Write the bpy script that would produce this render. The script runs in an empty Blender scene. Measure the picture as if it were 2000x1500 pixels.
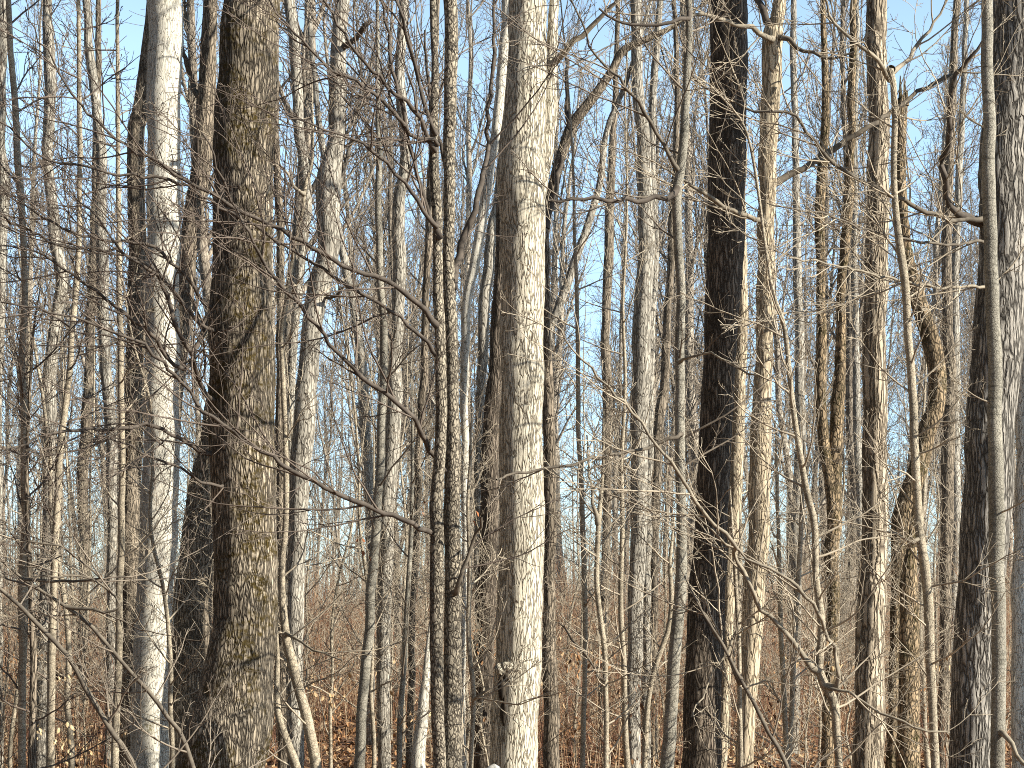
import bpy, math, random
import numpy as np
from mathutils import Vector

S = bpy.context.scene
COL = S.collection
rad = math.radians

# ------------------------------------------------------------------ camera
EYE = 1.6
FPX = 3732.0            # focal length in pixels of a 2000 px wide picture
HOR = 1200.0            # picture row of the horizon
cam = bpy.data.cameras.new('camera')
cam.sensor_width = 36.0
cam.lens = 36.0 * FPX / 2000.0
cam.shift_y = (HOR - 750.0) / 2000.0
cam.clip_start, cam.clip_end = 0.1, 6000
camo = bpy.data.objects.new('camera', cam)
camo.location = (0, 0, EYE)
camo.rotation_euler = (rad(90), 0, 0)
COL.objects.link(camo)
S.camera = camo

# ------------------------------------------------------------------ light
SUN_AZ, SUN_EL = rad(66), rad(27)       # azimuth from straight behind the camera towards the right
sv = Vector((math.sin(SUN_AZ) * math.cos(SUN_EL), -math.cos(SUN_AZ) * math.cos(SUN_EL), math.sin(SUN_EL)))
W = bpy.data.worlds.new('World')
S.world = W
W.use_nodes = True
nt = W.node_tree
bg = nt.nodes['Background']
sky = nt.nodes.new('ShaderNodeTexSky')
sky.sky_type = 'NISHITA'
sky.sun_disc = False
sky.sun_elevation = SUN_EL
sky.sun_rotation = math.atan2(sv.x, sv.y)
sky.air_density, sky.dust_density, sky.ozone_density = 0.95, 0.1, 2.0
# the sky stays an even clear blue down to the tree line instead of whitening at the horizon
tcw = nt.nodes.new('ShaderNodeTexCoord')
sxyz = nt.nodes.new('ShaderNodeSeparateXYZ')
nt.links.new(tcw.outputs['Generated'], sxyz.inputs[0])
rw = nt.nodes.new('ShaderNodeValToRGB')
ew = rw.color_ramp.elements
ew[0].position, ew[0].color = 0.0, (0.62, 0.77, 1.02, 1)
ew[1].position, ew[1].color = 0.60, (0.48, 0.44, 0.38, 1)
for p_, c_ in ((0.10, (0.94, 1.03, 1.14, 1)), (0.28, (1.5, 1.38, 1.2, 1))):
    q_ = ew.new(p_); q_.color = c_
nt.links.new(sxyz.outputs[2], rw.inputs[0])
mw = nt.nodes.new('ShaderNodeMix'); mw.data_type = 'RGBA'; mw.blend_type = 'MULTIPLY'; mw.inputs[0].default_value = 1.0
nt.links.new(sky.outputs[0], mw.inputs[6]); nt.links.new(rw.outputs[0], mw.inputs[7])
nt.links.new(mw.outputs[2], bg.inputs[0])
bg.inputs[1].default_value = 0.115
sl = bpy.data.lights.new('sun', 'SUN')
sl.energy = 5.0
sl.angle = rad(0.5)
sl.color = (1.0, 0.93, 0.80)
so = bpy.data.objects.new('sun', sl)
so.rotation_euler = sv.to_track_quat('Z', 'Y').to_euler()
so.location = (30, -20, 40)
COL.objects.link(so)

vs = S.view_settings
vs.view_transform = 'Standard'
vs.look = 'None'
vs.gamma = 1.0
vs.use_curve_mapping = False
vs.exposure = 1.1
S.cycles.max_bounces = 4
S.cycles.diffuse_bounces = 3
S.cycles.use_denoising = False
S.cycles.filter_width = 1.0


# ------------------------------------------------------------------ helpers
def ground_z(x, y):
    y = np.asarray(y, float)
    x = np.asarray(x, float)
    def ss(a, b, v):
        t = np.clip((v - a) / (b - a), 0, 1)
        return t * t * (3 - 2 * t)
    g = -1.0 * ss(6, 30, y) + 1.35 * ss(34, 85, y) + 1.2 * ss(85, 220, y)
    g = g + 0.05 * np.sin(x * 0.9 + 1.3) * np.sin(y * 0.7) * ss(5, 15, y)
    return g


def px(x, y, d):
    return ((x - 1000.0) / FPX * d, d, EYE + (HOR - y) / FPX * d)


def _h(ix, iy, iz, s):
    n = (ix * 374761393 + iy * 668265263 + iz * 2147483647 + s * 974634777) & 0xFFFFFFFF
    n = ((n ^ (n >> 13)) * 1274126177) & 0xFFFFFFFF
    return ((n ^ (n >> 16)) & 0xFFFF) / 65535.0


def vnoise(x, y, z, s=0):
    x, y, z = np.broadcast_arrays(x, y, z)
    fx, fy, fz = np.floor(x), np.floor(y), np.floor(z)
    ix, iy, iz = fx.astype(np.int64), fy.astype(np.int64), fz.astype(np.int64)
    u, v, w = x - fx, y - fy, z - fz
    u, v, w = u * u * (3 - 2 * u), v * v * (3 - 2 * v), w * w * (3 - 2 * w)
    r = 0
    for a in (0, 1):
        for b in (0, 1):
            for c in (0, 1):
                r = r + _h(ix + a, iy + b, iz + c, s) * (u if a else 1 - u) * (v if b else 1 - v) * (w if c else 1 - w)
    return r


class MB:
    """collects quads, links them as one mesh object"""
    def __init__(self):
        self.v, self.f, self.m, self.n = [], [], [], 0

    def add(self, v, f, m=0):
        self.v.append(np.asarray(v, np.float32).reshape(-1, 3))
        self.f.append(np.asarray(f, np.int64).reshape(-1, 4) + self.n)
        self.m.append(np.full(len(self.f[-1]), m, np.int32) if np.isscalar(m) else np.asarray(m, np.int32))
        self.n += len(self.v[-1])

    def mesh(self, name, mats, origin=(0, 0, 0), smooth=True):
        v = np.concatenate(self.v) - np.asarray(origin, np.float32)
        f = np.concatenate(self.f)
        me = bpy.data.meshes.new(name)
        me.vertices.add(len(v))
        me.vertices.foreach_set('co', v.astype(np.float32).ravel())
        me.loops.add(f.size)
        me.loops.foreach_set('vertex_index', f.astype(np.int32).ravel())
        me.polygons.add(len(f))
        me.polygons.foreach_set('loop_start', np.arange(0, f.size, 4, dtype=np.int32))
        for m in (mats if isinstance(mats, (list, tuple)) else [mats]):
            me.materials.append(m)
        me.polygons.foreach_set('material_index', np.concatenate(self.m))
        if smooth:
            me.polygons.foreach_set('use_smooth', np.ones(len(f), bool))
        me.update(calc_edges=True)
        return me

    def obj(self, name, mats, parent=None, origin=(0, 0, 0), smooth=True):
        o = bpy.data.objects.new(name, self.mesh(name, mats, origin, smooth))
        COL.objects.link(o)
        if parent:
            o.parent = parent
        else:
            o.location = origin
        return o


def tubes(mb, P, R, sides=4, m=0):
    """P (K,n,3) polylines, R (K,n) radii"""
    P = np.asarray(P, float)
    R = np.asarray(R, float)
    if P.ndim == 2:
        P, R = P[None], R[None]
    K, n, _ = P.shape
    if K == 0:
        return
    T = np.gradient(P, axis=1)
    T /= np.linalg.norm(T, axis=2, keepdims=True) + 1e-9
    mean = np.abs(T[:, :, 2].mean(1)) > 0.75
    ref = np.where(mean[:, None], np.array([[0, 1.0, 0]]), np.array([[0, 0, 1.0]]))[:, None, :]
    A = np.cross(T, ref)
    A /= np.linalg.norm(A, axis=2, keepdims=True) + 1e-9
    B = np.cross(T, A)
    a = np.arange(sides) / sides * 2 * math.pi
    V = P[:, :, None, :] + R[:, :, None, None] * (A[:, :, None, :] * np.cos(a)[:, None] + B[:, :, None, :] * np.sin(a)[:, None])
    i = np.arange(K * n * sides).reshape(K, n, sides)
    j = np.roll(i, -1, axis=2)
    F = np.stack([i[:, :-1], j[:, :-1], j[:, 1:], i[:, 1:]], -1).reshape(-1, 4)
    if not np.isscalar(m):
        m = np.repeat(np.asarray(m), (n - 1) * sides)
    mb.add(V.reshape(-1, 3), F, m)


def resample(P, n=None, step=None):
    """Catmull-Rom through rows of P, resampled evenly"""
    P = np.asarray(P, float)
    Q = np.vstack([2 * P[0] - P[1], P, 2 * P[-1] - P[-2]])
    out = []
    for i in range(1, len(Q) - 2):
        t = np.linspace(0, 1, 12, endpoint=False)[:, None]
        p0, p1, p2, p3 = Q[i - 1], Q[i], Q[i + 1], Q[i + 2]
        out.append(0.5 * (2 * p1 + (p2 - p0) * t + (2 * p0 - 5 * p1 + 4 * p2 - p3) * t ** 2 + (3 * p1 - p0 - 3 * p2 + p3) * t ** 3))
    C = np.vstack(out + [P[-1:]])
    s = np.concatenate([[0], np.cumsum(np.linalg.norm(np.diff(C[:, :3], axis=0), axis=1))])
    if n is None:
        n = max(4, int(s[-1] / step))
    q = np.linspace(0, s[-1], n)
    return np.stack([np.interp(q, s, C[:, k]) for k in range(C.shape[1])], 1)


def grow(rng, P, R, nc, t=(0.15, 1.0), ang=(35, 65), ln=(0.4, 0.6), absolute=False, npts=5, up=0.05, wig=0.15,
         rr=0.5, tip=0.0012, rmax=1.0, flat=1.0, taper=0.55):
    """side branches of every polyline; returns P (M,npts,3), R (M,npts)"""
    K, n, _ = P.shape
    M = K * nc
    tt = (np.tile(np.arange(nc), (K, 1)) + rng.random((K, nc))) / nc
    tt = (t[0] + (t[1] - t[0]) * tt).reshape(-1)
    k = np.repeat(np.arange(K), nc)
    fi = np.clip(tt * (n - 1), 0, n - 1.001)
    i0 = fi.astype(int)
    fr = (fi - i0)[:, None]
    base = P[k, i0] * (1 - fr) + P[k, i0 + 1] * fr
    rb = R[k, i0] * (1 - fr[:, 0]) + R[k, i0 + 1] * fr[:, 0]
    tan = P[k, i0 + 1] - P[k, i0]
    tan /= np.linalg.norm(tan, axis=1, keepdims=True) + 1e-9
    rv = rng.normal(size=(M, 3))
    rv[:, 2] *= flat
    per = rv - tan * (rv * tan).sum(1, keepdims=True)
    per /= np.linalg.norm(per, axis=1, keepdims=True) + 1e-9
    a = np.radians(rng.uniform(ang[0], ang[1], M))[:, None]
    d = tan * np.cos(a) + per * np.sin(a)
    if absolute:
        L = rng.uniform(ln[0], ln[1], M) * (1 - taper * (tt - t[0]) / (t[1] - t[0] + 1e-6))
    else:
        pl = np.linalg.norm(np.diff(P, axis=1), axis=2).sum(1)[k]
        L = pl * rng.uniform(ln[0], ln[1], M) * (1 - taper * (tt - t[0]) / (t[1] - t[0] + 1e-6))
    st = (L / (npts - 1))[:, None]
    Q = np.zeros((M, npts, 3))
    Q[:, 0] = base
    for q in range(1, npts):
        d = d + rng.normal(size=(M, 3)) * wig
        d[:, 2] += up
        d /= np.linalg.norm(d, axis=1, keepdims=True)
        Q[:, q] = Q[:, q - 1] + d * st
    r0 = np.minimum(rb * rr, rmax)
    r0 = np.maximum(r0, tip * 1.2)
    RR = r0[:, None] + (tip - r0)[:, None] * np.linspace(0, 1, npts)[None] ** 0.8
    return Q, RR


def trunk_mesh(mb, P, R, seg, step, lump=0.05, furrow=0.0, fs=14.0, seed=0, flare=0.45, m=0):
    """bark-displaced trunk: P from bottom to top"""
    C = resample(np.column_stack([P, R]), step=step)
    tp = C[-1].copy(); dz_ = C[-1, :3] - C[-2, :3]; dz_ /= np.linalg.norm(dz_)
    tp[:3] += dz_ * tp[3] * .5; tp[3] *= .02
    C = np.vstack([C, tp])
    P, R = C[:, :3], C[:, 3]
    n = len(P)
    sl_ = np.concatenate([[0], np.cumsum(np.linalg.norm(np.diff(P, axis=0), axis=1))])
    for c_ in (0, 1):
        P[:, c_] += (vnoise(sl_ * 2.3, c_ * 9.1 + seed, 0.0, seed) - .5) * np.minimum(R * 0.55, .03) + (vnoise(sl_ * 6.5, c_ * 5.3 + seed, 2.0, seed) - .5) * np.minimum(R * .2, .01)
    T = np.gradient(P, axis=0)
    T /= np.linalg.norm(T, axis=1, keepdims=True)
    A = np.cross(T, np.array([0, 1.0, 0]))
    A /= np.linalg.norm(A, axis=1, keepdims=True)
    B = np.cross(T, A)
    a = np.arange(seg) / seg * 2 * math.pi
    ca, sa = np.cos(a)[None], np.sin(a)[None]
    s = np.concatenate([[0], np.cumsum(np.linalg.norm(np.diff(P, axis=0), axis=1))])[:, None]
    h = (P[:, 2] - P[0, 2])[:, None]
    lo = vnoise(ca * 1.3 + 7, sa * 1.3 + 3, s * 0.9, seed) - 0.5 + 0.6 * (vnoise(ca * 2.5, sa * 2.5, s * 2.6, seed + 5) - 0.5)
    rr = R[:, None] * (1 + 2 * lump * lo)
    fl = flare * np.exp(-h / 0.28) * (0.55 + 0.9 * vnoise(ca * 2.2 + 1, sa * 2.2 + 5, s * 0.3, seed + 9))
    rr = rr * (1 + fl)
    if furrow > 0:
        q = R.mean() * fs
        wob = (vnoise(ca * 2, sa * 2, s * 4, seed + 3) - 0.5) * 1.6
        nz = vnoise(ca * q + wob, sa * q + wob, s * fs * 0.16, seed + 1)
        nz2 = vnoise(ca * q * 2 + wob, sa * q * 2, s * fs * 0.4, seed + 2)
        ridge = 1 - np.abs(nz * 2 - 1)
        rr = rr - furrow * (ridge ** 2.0) - 0.35 * furrow * nz2
    V = P[:, None, :] + rr[:, :, None] * (A[:, None, :] * ca[..., None] + B[:, None, :] * sa[..., None])
    i = np.arange(n * seg).reshape(n, seg)
    j = np.roll(i, -1, axis=1)
    F = np.stack([i[:-1], j[:-1], j[1:], i[1:]], -1).reshape(-1, 4)
    mb.add(V.reshape(-1, 3), F, m)
    return P[:-1], R[:-1]


def thing(name, label, cat, loc, group=None):
    o = bpy.data.objects.new(name, None)
    o.empty_display_size = 0.2
    COL.objects.link(o)
    o.location = loc
    o['label'], o['category'] = label, cat
    if group:
        o['group'] = group
    return o


def tag(o, label=None, cat=None, group=None, kind=None):
    for k, v in (('label', label), ('category', cat), ('group', group), ('kind', kind)):
        if v:
            o[k] = v
    return o


def dup(root, loc, rz, sc, label, group, name=None):
    r = root.copy()
    COL.objects.link(r)
    r.location = loc
    r.rotation_euler = (0, 0, rz)
    r.scale = (sc[0], sc[0], sc[1])
    r['label'], r['group'] = label, group
    for ch in list(root.children):
        c = ch.copy()
        COL.objects.link(c)
        c.parent = r
    return r


# ------------------------------------------------------------------ materials
def bark(name, light, dark, scale=18.0, stretch=0.16, width=0.35, bump=0.8, tone=0.35, moss=None, moss_amt=0.0,
         lichen=None, lichen_amt=0.0, rings=0.0, vary=0.0, vary_col=(0.3, 0.25, 0.2)):
    m = bpy.data.materials.new(name)
    m.use_nodes = True
    t = m.node_tree
    N, L = t.nodes, t.links
    bs = N['Principled BSDF']
    bs.inputs['Roughness'].default_value = 0.9
    bs.inputs['Specular IOR Level'].default_value = 0.15
    tc = N.new('ShaderNodeTexCoord')
    oi = N.new('ShaderNodeObjectInfo')
    off = N.new('ShaderNodeVectorMath'); off.operation = 'ADD'
    sc = N.new('ShaderNodeMath'); sc.operation = 'MULTIPLY'; sc.inputs[1].default_value = 37.0
    L.new(oi.outputs['Random'], sc.inputs[0])
    L.new(tc.outputs['Object'], off.inputs[0]); L.new(sc.outputs[0], off.inputs[1])
    def noise(scale, det=4.0, src=None, rough=0.6):
        n = N.new('ShaderNodeTexNoise')
        n.inputs['Scale'].default_value = scale
        n.inputs['Detail'].default_value = det
        n.inputs['Roughness'].default_value = rough
        L.new((src or off).outputs[0], n.inputs['Vector'])
        return n
    def ramp(src, stops):
        r = N.new('ShaderNodeValToRGB')
        e = r.color_ramp.elements
        while len(e) < len(stops):
            e.new(0.5)
        for q, (p, c) in zip(e, stops):
            q.position = p
            q.color = (*c, 1) if len(c) == 3 else c
        L.new(src, r.inputs[0])
        return r
    def mix(fac, a, b, mode='MIX'):
        x = N.new('ShaderNodeMix'); x.data_type = 'RGBA'; x.blend_type = mode
        if isinstance(fac, (int, float)):
            x.inputs[0].default_value = fac
        else:
            L.new(fac, x.inputs[0])
        for s_, i_ in ((a, 6), (b, 7)):
            if isinstance(s_, tuple):
                x.inputs[i_].default_value = (*s_, 1)
            else:
                L.new(s_, x.inputs[i_])
        return x
    # warped, vertically stretched cells = plates and furrows
    wn = noise(5.0, 3)
    wv = N.new('ShaderNodeVectorMath'); wv.operation = 'SCALE'; wv.inputs['Scale'].default_value = 1.4 / scale
    L.new(wn.outputs['Color'], wv.inputs[0])
    wa = N.new('ShaderNodeVectorMath'); wa.operation = 'ADD'
    L.new(off.outputs[0], wa.inputs[0]); L.new(wv.outputs[0], wa.inputs[1])
    mp = N.new('ShaderNodeMapping'); mp.inputs['Scale'].default_value = (1, 1, stretch)
    L.new(wa.outputs[0], mp.inputs[0])
    def ridge(src, scl, off_):
        n = N.new('ShaderNodeTexNoise')
        n.inputs['Scale'].default_value = scl
        n.inputs['Detail'].default_value = 2.0
        n.inputs['Roughness'].default_value = 0.5
        L.new(src.outputs[0], n.inputs['Vector'])
        q = N.new('ShaderNodeMath'); q.operation = 'SUBTRACT'; q.inputs[1].default_value = off_
        L.new(n.outputs[0], q.inputs[0])
        z = N.new('ShaderNodeMath'); z.operation = 'ABSOLUTE'
        L.new(q.outputs[0], z.inputs[0])
        return z
    mp2 = N.new('ShaderNodeMapping'); mp2.inputs['Scale'].default_value = (1, 1, stretch * 1.5)
    L.new(wa.outputs[0], mp2.inputs[0])
    ra = ridge(mp, scale * 0.7, 0.5)
    vo = N.new('ShaderNodeTexVoronoi'); vo.feature = 'DISTANCE_TO_EDGE'
    vo.inputs['Scale'].default_value = scale * 0.8
    vo.inputs['Randomness'].default_value = 0.9
    L.new(mp2.outputs[0], vo.inputs['Vector'])
    vs_ = N.new('ShaderNodeMath'); vs_.operation = 'MULTIPLY'; vs_.inputs[1].default_value = 0.55
    L.new(vo.outputs['Distance'], vs_.inputs[0])
    rm0 = N.new('ShaderNodeMath'); rm0.operation = 'MULTIPLY'; rm0.inputs[1].default_value = 1.6
    rm = N.new('ShaderNodeMath'); rm.operation = 'MINIMUM'
    L.new(ra.outputs[0], rm0.inputs[0]); L.new(rm0.outputs[0], rm.inputs[0]); L.new(vs_.outputs[0], rm.inputs[1])
    fn = noise(scale * 2.6, 5, mp2)
    furrow = ramp(rm.outputs[0], [(0.0, (0, 0, 0)), (width * 0.45, (1, 1, 1))])
    fr2 = ramp(fn.outputs[0], [(0.28, (0, 0, 0)), (0.46, (1, 1, 1))])
    hm = N.new('ShaderNodeMath'); hm.operation = 'MULTIPLY'
    L.new(furrow.outputs[0], hm.inputs[0])
    hs = N.new('ShaderNodeMath'); hs.operation = 'MULTIPLY_ADD'; hs.inputs[1].default_value = 0.32; hs.inputs[2].default_value = 0.68
    L.new(fr2.outputs[0], hs.inputs[0]); L.new(hs.outputs[0], hm.inputs[1])
    col = mix(hm.outputs[0], dark, light)
    last = col.outputs[2]
    big = noise(1.6, 4)
    tr = ramp(big.outputs[0], [(0.3, (1 - tone,) * 3), (0.7, (1 + tone * 0.4,) * 3)])
    c2 = mix(1.0, last, tr.outputs[0], 'MULTIPLY'); last = c2.outputs[2]
    if vary > 0:
        vm = N.new('ShaderNodeMath'); vm.operation = 'MULTIPLY'; vm.inputs[1].default_value = vary
        L.new(oi.outputs['Random'], vm.inputs[0])
        c3 = mix(vm.outputs[0], last, vary_col, 'MULTIPLY'); last = c3.outputs[2]
    if moss:
        mn = noise(2.6, 6, None, 0.7)
        mr = ramp(mn.outputs[0], [(0.56 - moss_amt, (0, 0, 0)), (0.64 - moss_amt, (1, 1, 1))])
        mn2 = noise(26, 4)
        mr2 = ramp(mn2.outputs[0], [(0.4, (0, 0, 0)), (0.6, (1, 1, 1))])
        mm = N.new('ShaderNodeMath'); mm.operation = 'MULTIPLY'
        L.new(mr.outputs[0], mm.inputs[0]); L.new(mr2.outputs[0], mm.inputs[1])
        c4 = mix(mm.outputs[0], last, moss); last = c4.outputs[2]
    if lichen:
        ln = noise(34, 3)
        lr = ramp(ln.outputs[0], [(0.62 - lichen_amt, (0, 0, 0)), (0.68 - lichen_amt, (1, 1, 1))])
        c5 = mix(lr.outputs[0], last, lichen); last = c5.outputs[2]
    if rings > 0:
        mp3 = N.new('ShaderNodeMapping'); mp3.inputs['Scale'].default_value = (0.7, 0.7, 9)
        L.new(off.outputs[0], mp3.inputs[0])
        rn = noise(2.2, 4, mp3)
        rg = ramp(rn.outputs[0], [(0.36, (1 - rings,) * 3), (0.46, (1, 1, 1))])
        c6 = mix(1.0, last, rg.outputs[0], 'MULTIPLY'); last = c6.outputs[2]
    L.new(last, bs.inputs['Base Color'])
    bp = N.new('ShaderNodeBump')
    bp.inputs['Strength'].default_value = bump
    bp.inputs['Distance'].default_value = 0.012
    L.new(hm.outputs[0], bp.inputs['Height'])
    L.new(bp.outputs[0], bs.inputs['Normal'])
    return m


def plain(name, cols, scale=4.0, rough=0.85):
    """a mottled twig, leaf or stone colour"""
    m = bpy.data.materials.new(name)
    m.use_nodes = True
    t = m.node_tree
    N, L = t.nodes, t.links
    bs = N['Principled BSDF']
    bs.inputs['Roughness'].default_value = rough
    bs.inputs['Specular IOR Level'].default_value = 0.2
    tc = N.new('ShaderNodeTexCoord')
    n = N.new('ShaderNodeTexNoise')
    n.inputs['Scale'].default_value = scale
    n.inputs['Detail'].default_value = 3
    L.new(tc.outputs['Object'], n.inputs['Vector'])
    r = N.new('ShaderNodeValToRGB')
    e = r.color_ramp.elements
    while len(e) < len(cols):
        e.new(0.5)
    for i, c in enumerate(cols):
        e[i].position = 0.3 + 0.4 * i / max(1, len(cols) - 1)
        e[i].color = (*c, 1)
    L.new(n.outputs[0], r.inputs[0])
    L.new(r.outputs[0], bs.inputs['Base Color'])
    return m


M = {
    'oak': bark('oak_bark', (0.41, 0.35, 0.265), (0.026, 0.021, 0.016), 42, 0.11, 0.23, 1.0, 0.5, moss=(0.06, 0.043, 0.012), moss_amt=0.085),
    'ash': bark('ash_bark', (0.62, 0.57, 0.455), (0.15, 0.125, 0.09), 40, 0.085, 0.115, 0.9, 0.12),
    'pale': bark('pale_bark', (0.60, 0.57, 0.49), (0.24, 0.22, 0.18), 38, 0.12, 0.07, 0.7, 0.2, moss=(0.16, 0.14, 0.07), moss_amt=-0.05),
    'grey': bark('grey_bark', (0.42, 0.39, 0.33), (0.12, 0.105, 0.085), 32, 0.12, 0.13, 0.9, 0.35),
    'brown': bark('brown_bark', (0.30, 0.25, 0.19), (0.06, 0.05, 0.038), 32, 0.12, 0.16, 1.0, 0.4),
    'tan': bark('tan_bark', (0.54, 0.455, 0.325), (0.20, 0.16, 0.11), 30, 0.10, 0.13, 1.0, 0.25),
    'shag': bark('shaggy_bark', (0.52, 0.44, 0.33), (0.09, 0.07, 0.05), 19, 0.07, 0.17, 1.3, 0.35),
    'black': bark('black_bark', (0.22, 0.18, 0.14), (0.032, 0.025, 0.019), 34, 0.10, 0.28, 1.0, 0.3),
    'mossy': bark('mossy_bark', (0.36, 0.27, 0.17), (0.05, 0.04, 0.025), 24, 0.25, 0.18, 1.0, 0.4, moss=(0.05, 0.042, 0.015), moss_amt=0.06),
    'lichen': bark('lichen_bark', (0.37, 0.325, 0.25), (0.06, 0.05, 0.04), 40, 0.3, 0.16, 0.8, 0.4, lichen=(0.06, 0.05, 0.038), lichen_amt=0.06),
    'smooth': bark('smooth_bark', (0.31, 0.29, 0.24), (0.17, 0.16, 0.13), 36, 0.6, 0.12, 0.4, 0.35, lichen=(0.12, 0.11, 0.09), lichen_amt=0.0, rings=0.35),
    'sapling': bark('sapling_bark', (0.42, 0.365, 0.275), (0.20, 0.17, 0.125), 40, 0.6, 0.12, 0.3, 0.3, rings=0.35),
    'hickory': bark('furrowed_bark', (0.36, 0.335, 0.295), (0.045, 0.04, 0.034), 27, 0.09, 0.22, 1.2, 0.3),
    'far': bark('far_bark', (0.47, 0.42, 0.345), (0.15, 0.125, 0.10), 16, 0.16, 0.15, 0.9, 0.35, vary=0.6),
    'limb': plain('limb_bark', [(0.075, 0.063, 0.05), (0.18, 0.155, 0.12)], 14),
    'limb_dark': plain('dark_limb_bark', [(0.055, 0.046, 0.038), (0.12, 0.10, 0.082)], 14),
    'limb_pale': plain('pale_limb_bark', [(0.15, 0.13, 0.10), (0.31, 0.27, 0.205)], 14),
    'twig': plain('twig_bark', [(0.12, 0.098, 0.078), (0.27, 0.23, 0.18)], 3),
    'twig_red': plain('reddish_twig_bark', [(0.075, 0.058, 0.047), (0.17, 0.138, 0.112)], 3),
    'twig_pale': plain('pale_twig_bark', [(0.22, 0.185, 0.14), (0.44, 0.38, 0.29)], 3),
    'brush_a': plain('brush_brown', [(0.20, 0.105, 0.06), (0.38, 0.22, 0.13)], 2),
    'brush_b': plain('brush_tan', [(0.33, 0.245, 0.155), (0.52, 0.41, 0.28)], 2),
    'brush_c': plain('brush_red', [(0.13, 0.06, 0.04), (0.27, 0.14, 0.09)], 2),
    'leaf_a': plain('leaf_brown', [(0.22, 0.115, 0.055), (0.38, 0.21, 0.10)], 1.5),
    'leaf_b': plain('leaf_tan', [(0.42, 0.28, 0.15), (0.58, 0.42, 0.25)], 1.5),
    'leaf_c': plain('leaf_dark', [(0.07, 0.035, 0.02), (0.15, 0.08, 0.045)], 1.5),
    'leaf_pale': plain('leaf_papery', [(0.55, 0.40, 0.22), (0.70, 0.55, 0.34)], 2),
    'leaf_red': plain('leaf_russet', [(0.26, 0.085, 0.035), (0.36, 0.15, 0.06)], 2),
    'scar': plain('dark_wood_scar', [(0.018, 0.014, 0.01), (0.06, 0.048, 0.035)], 20),
    'stone': plain('pale_stone_surface', [(0.55, 0.52, 0.46), (0.68, 0.65, 0.58)], 8),
}

# ground: leaf litter soil
gm = bpy.data.materials.new('leaf_litter_ground')
gm.use_nodes = True
t = gm.node_tree
bs = t.nodes['Principled BSDF']
bs.inputs['Roughness'].default_value = 0.95
tc = t.nodes.new('ShaderNodeTexCoord')
v1 = t.nodes.new('ShaderNodeTexVoronoi'); v1.inputs['Scale'].default_value = 14
n1 = t.nodes.new('ShaderNodeTexNoise'); n1.inputs['Scale'].default_value = 1.3; n1.inputs['Detail'].default_value = 8
for q in (v1, n1):
    t.links.new(tc.outputs['Object'], q.inputs['Vector'])
r1 = t.nodes.new('ShaderNodeValToRGB')
e = r1.color_ramp.elements
e[0].position, e[0].color = 0.1, (0.07, 0.035, 0.02, 1)
e[1].position, e[1].color = 0.9, (0.36, 0.22, 0.12, 1)
z_ = e.new(0.5); z_.color = (0.20, 0.105, 0.055, 1)
t.links.new(v1.outputs['Color'], r1.inputs[0])
r2 = t.nodes.new('ShaderNodeValToRGB')
r2.color_ramp.elements[0].position, r2.color_ramp.elements[0].color = 0.3, (0.55, 0.5, 0.45, 1)
r2.color_ramp.elements[1].position, r2.color_ramp.elements[1].color = 0.7, (1.15, 1.1, 1.05, 1)
t.links.new(n1.outputs[0], r2.inputs[0])
mx = t.nodes.new('ShaderNodeMix'); mx.data_type = 'RGBA'; mx.blend_type = 'MULTIPLY'; mx.inputs[0].default_value = 1
t.links.new(r1.outputs[0], mx.inputs[6]); t.links.new(r2.outputs[0], mx.inputs[7])
t.links.new(mx.outputs[2], bs.inputs['Base Color'])
bp = t.nodes.new('ShaderNodeBump'); bp.inputs['Strength'].default_value = 0.8; bp.inputs['Distance'].default_value = 0.04
t.links.new(v1.outputs['Distance'], bp.inputs['Height']); t.links.new(bp.outputs[0], bs.inputs['Normal'])

# ------------------------------------------------------------------ ground
gx = np.concatenate([[-3000, -1200, -500, -200], np.arange(-110, 111, 1.25), [200, 500, 1200, 3000]])
gy = np.concatenate([[-300, -60, -20], np.arange(-10, 110, 1.25), np.arange(110, 260, 6), [400, 800, 1600, 4000]])
X, Y = np.meshgrid(gx, gy)
Z = ground_z(X, np.minimum(Y, 220))
idx = np.arange(X.size).reshape(X.shape)
mb = MB()
mb.add(np.stack([X, Y, Z], -1), np.stack([idx[:-1, :-1], idx[:-1, 1:], idx[1:, 1:], idx[1:, :-1]], -1))
tag(mb.obj('forest_floor', gm), 'forest floor covered in brown fallen leaves', 'ground', kind='structure')


# ------------------------------------------------------------------ traced trees
def parse(s):
    return np.array([[float(q) for q in p.split(',')] for p in s.split(';')])


SEED = [100]


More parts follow.
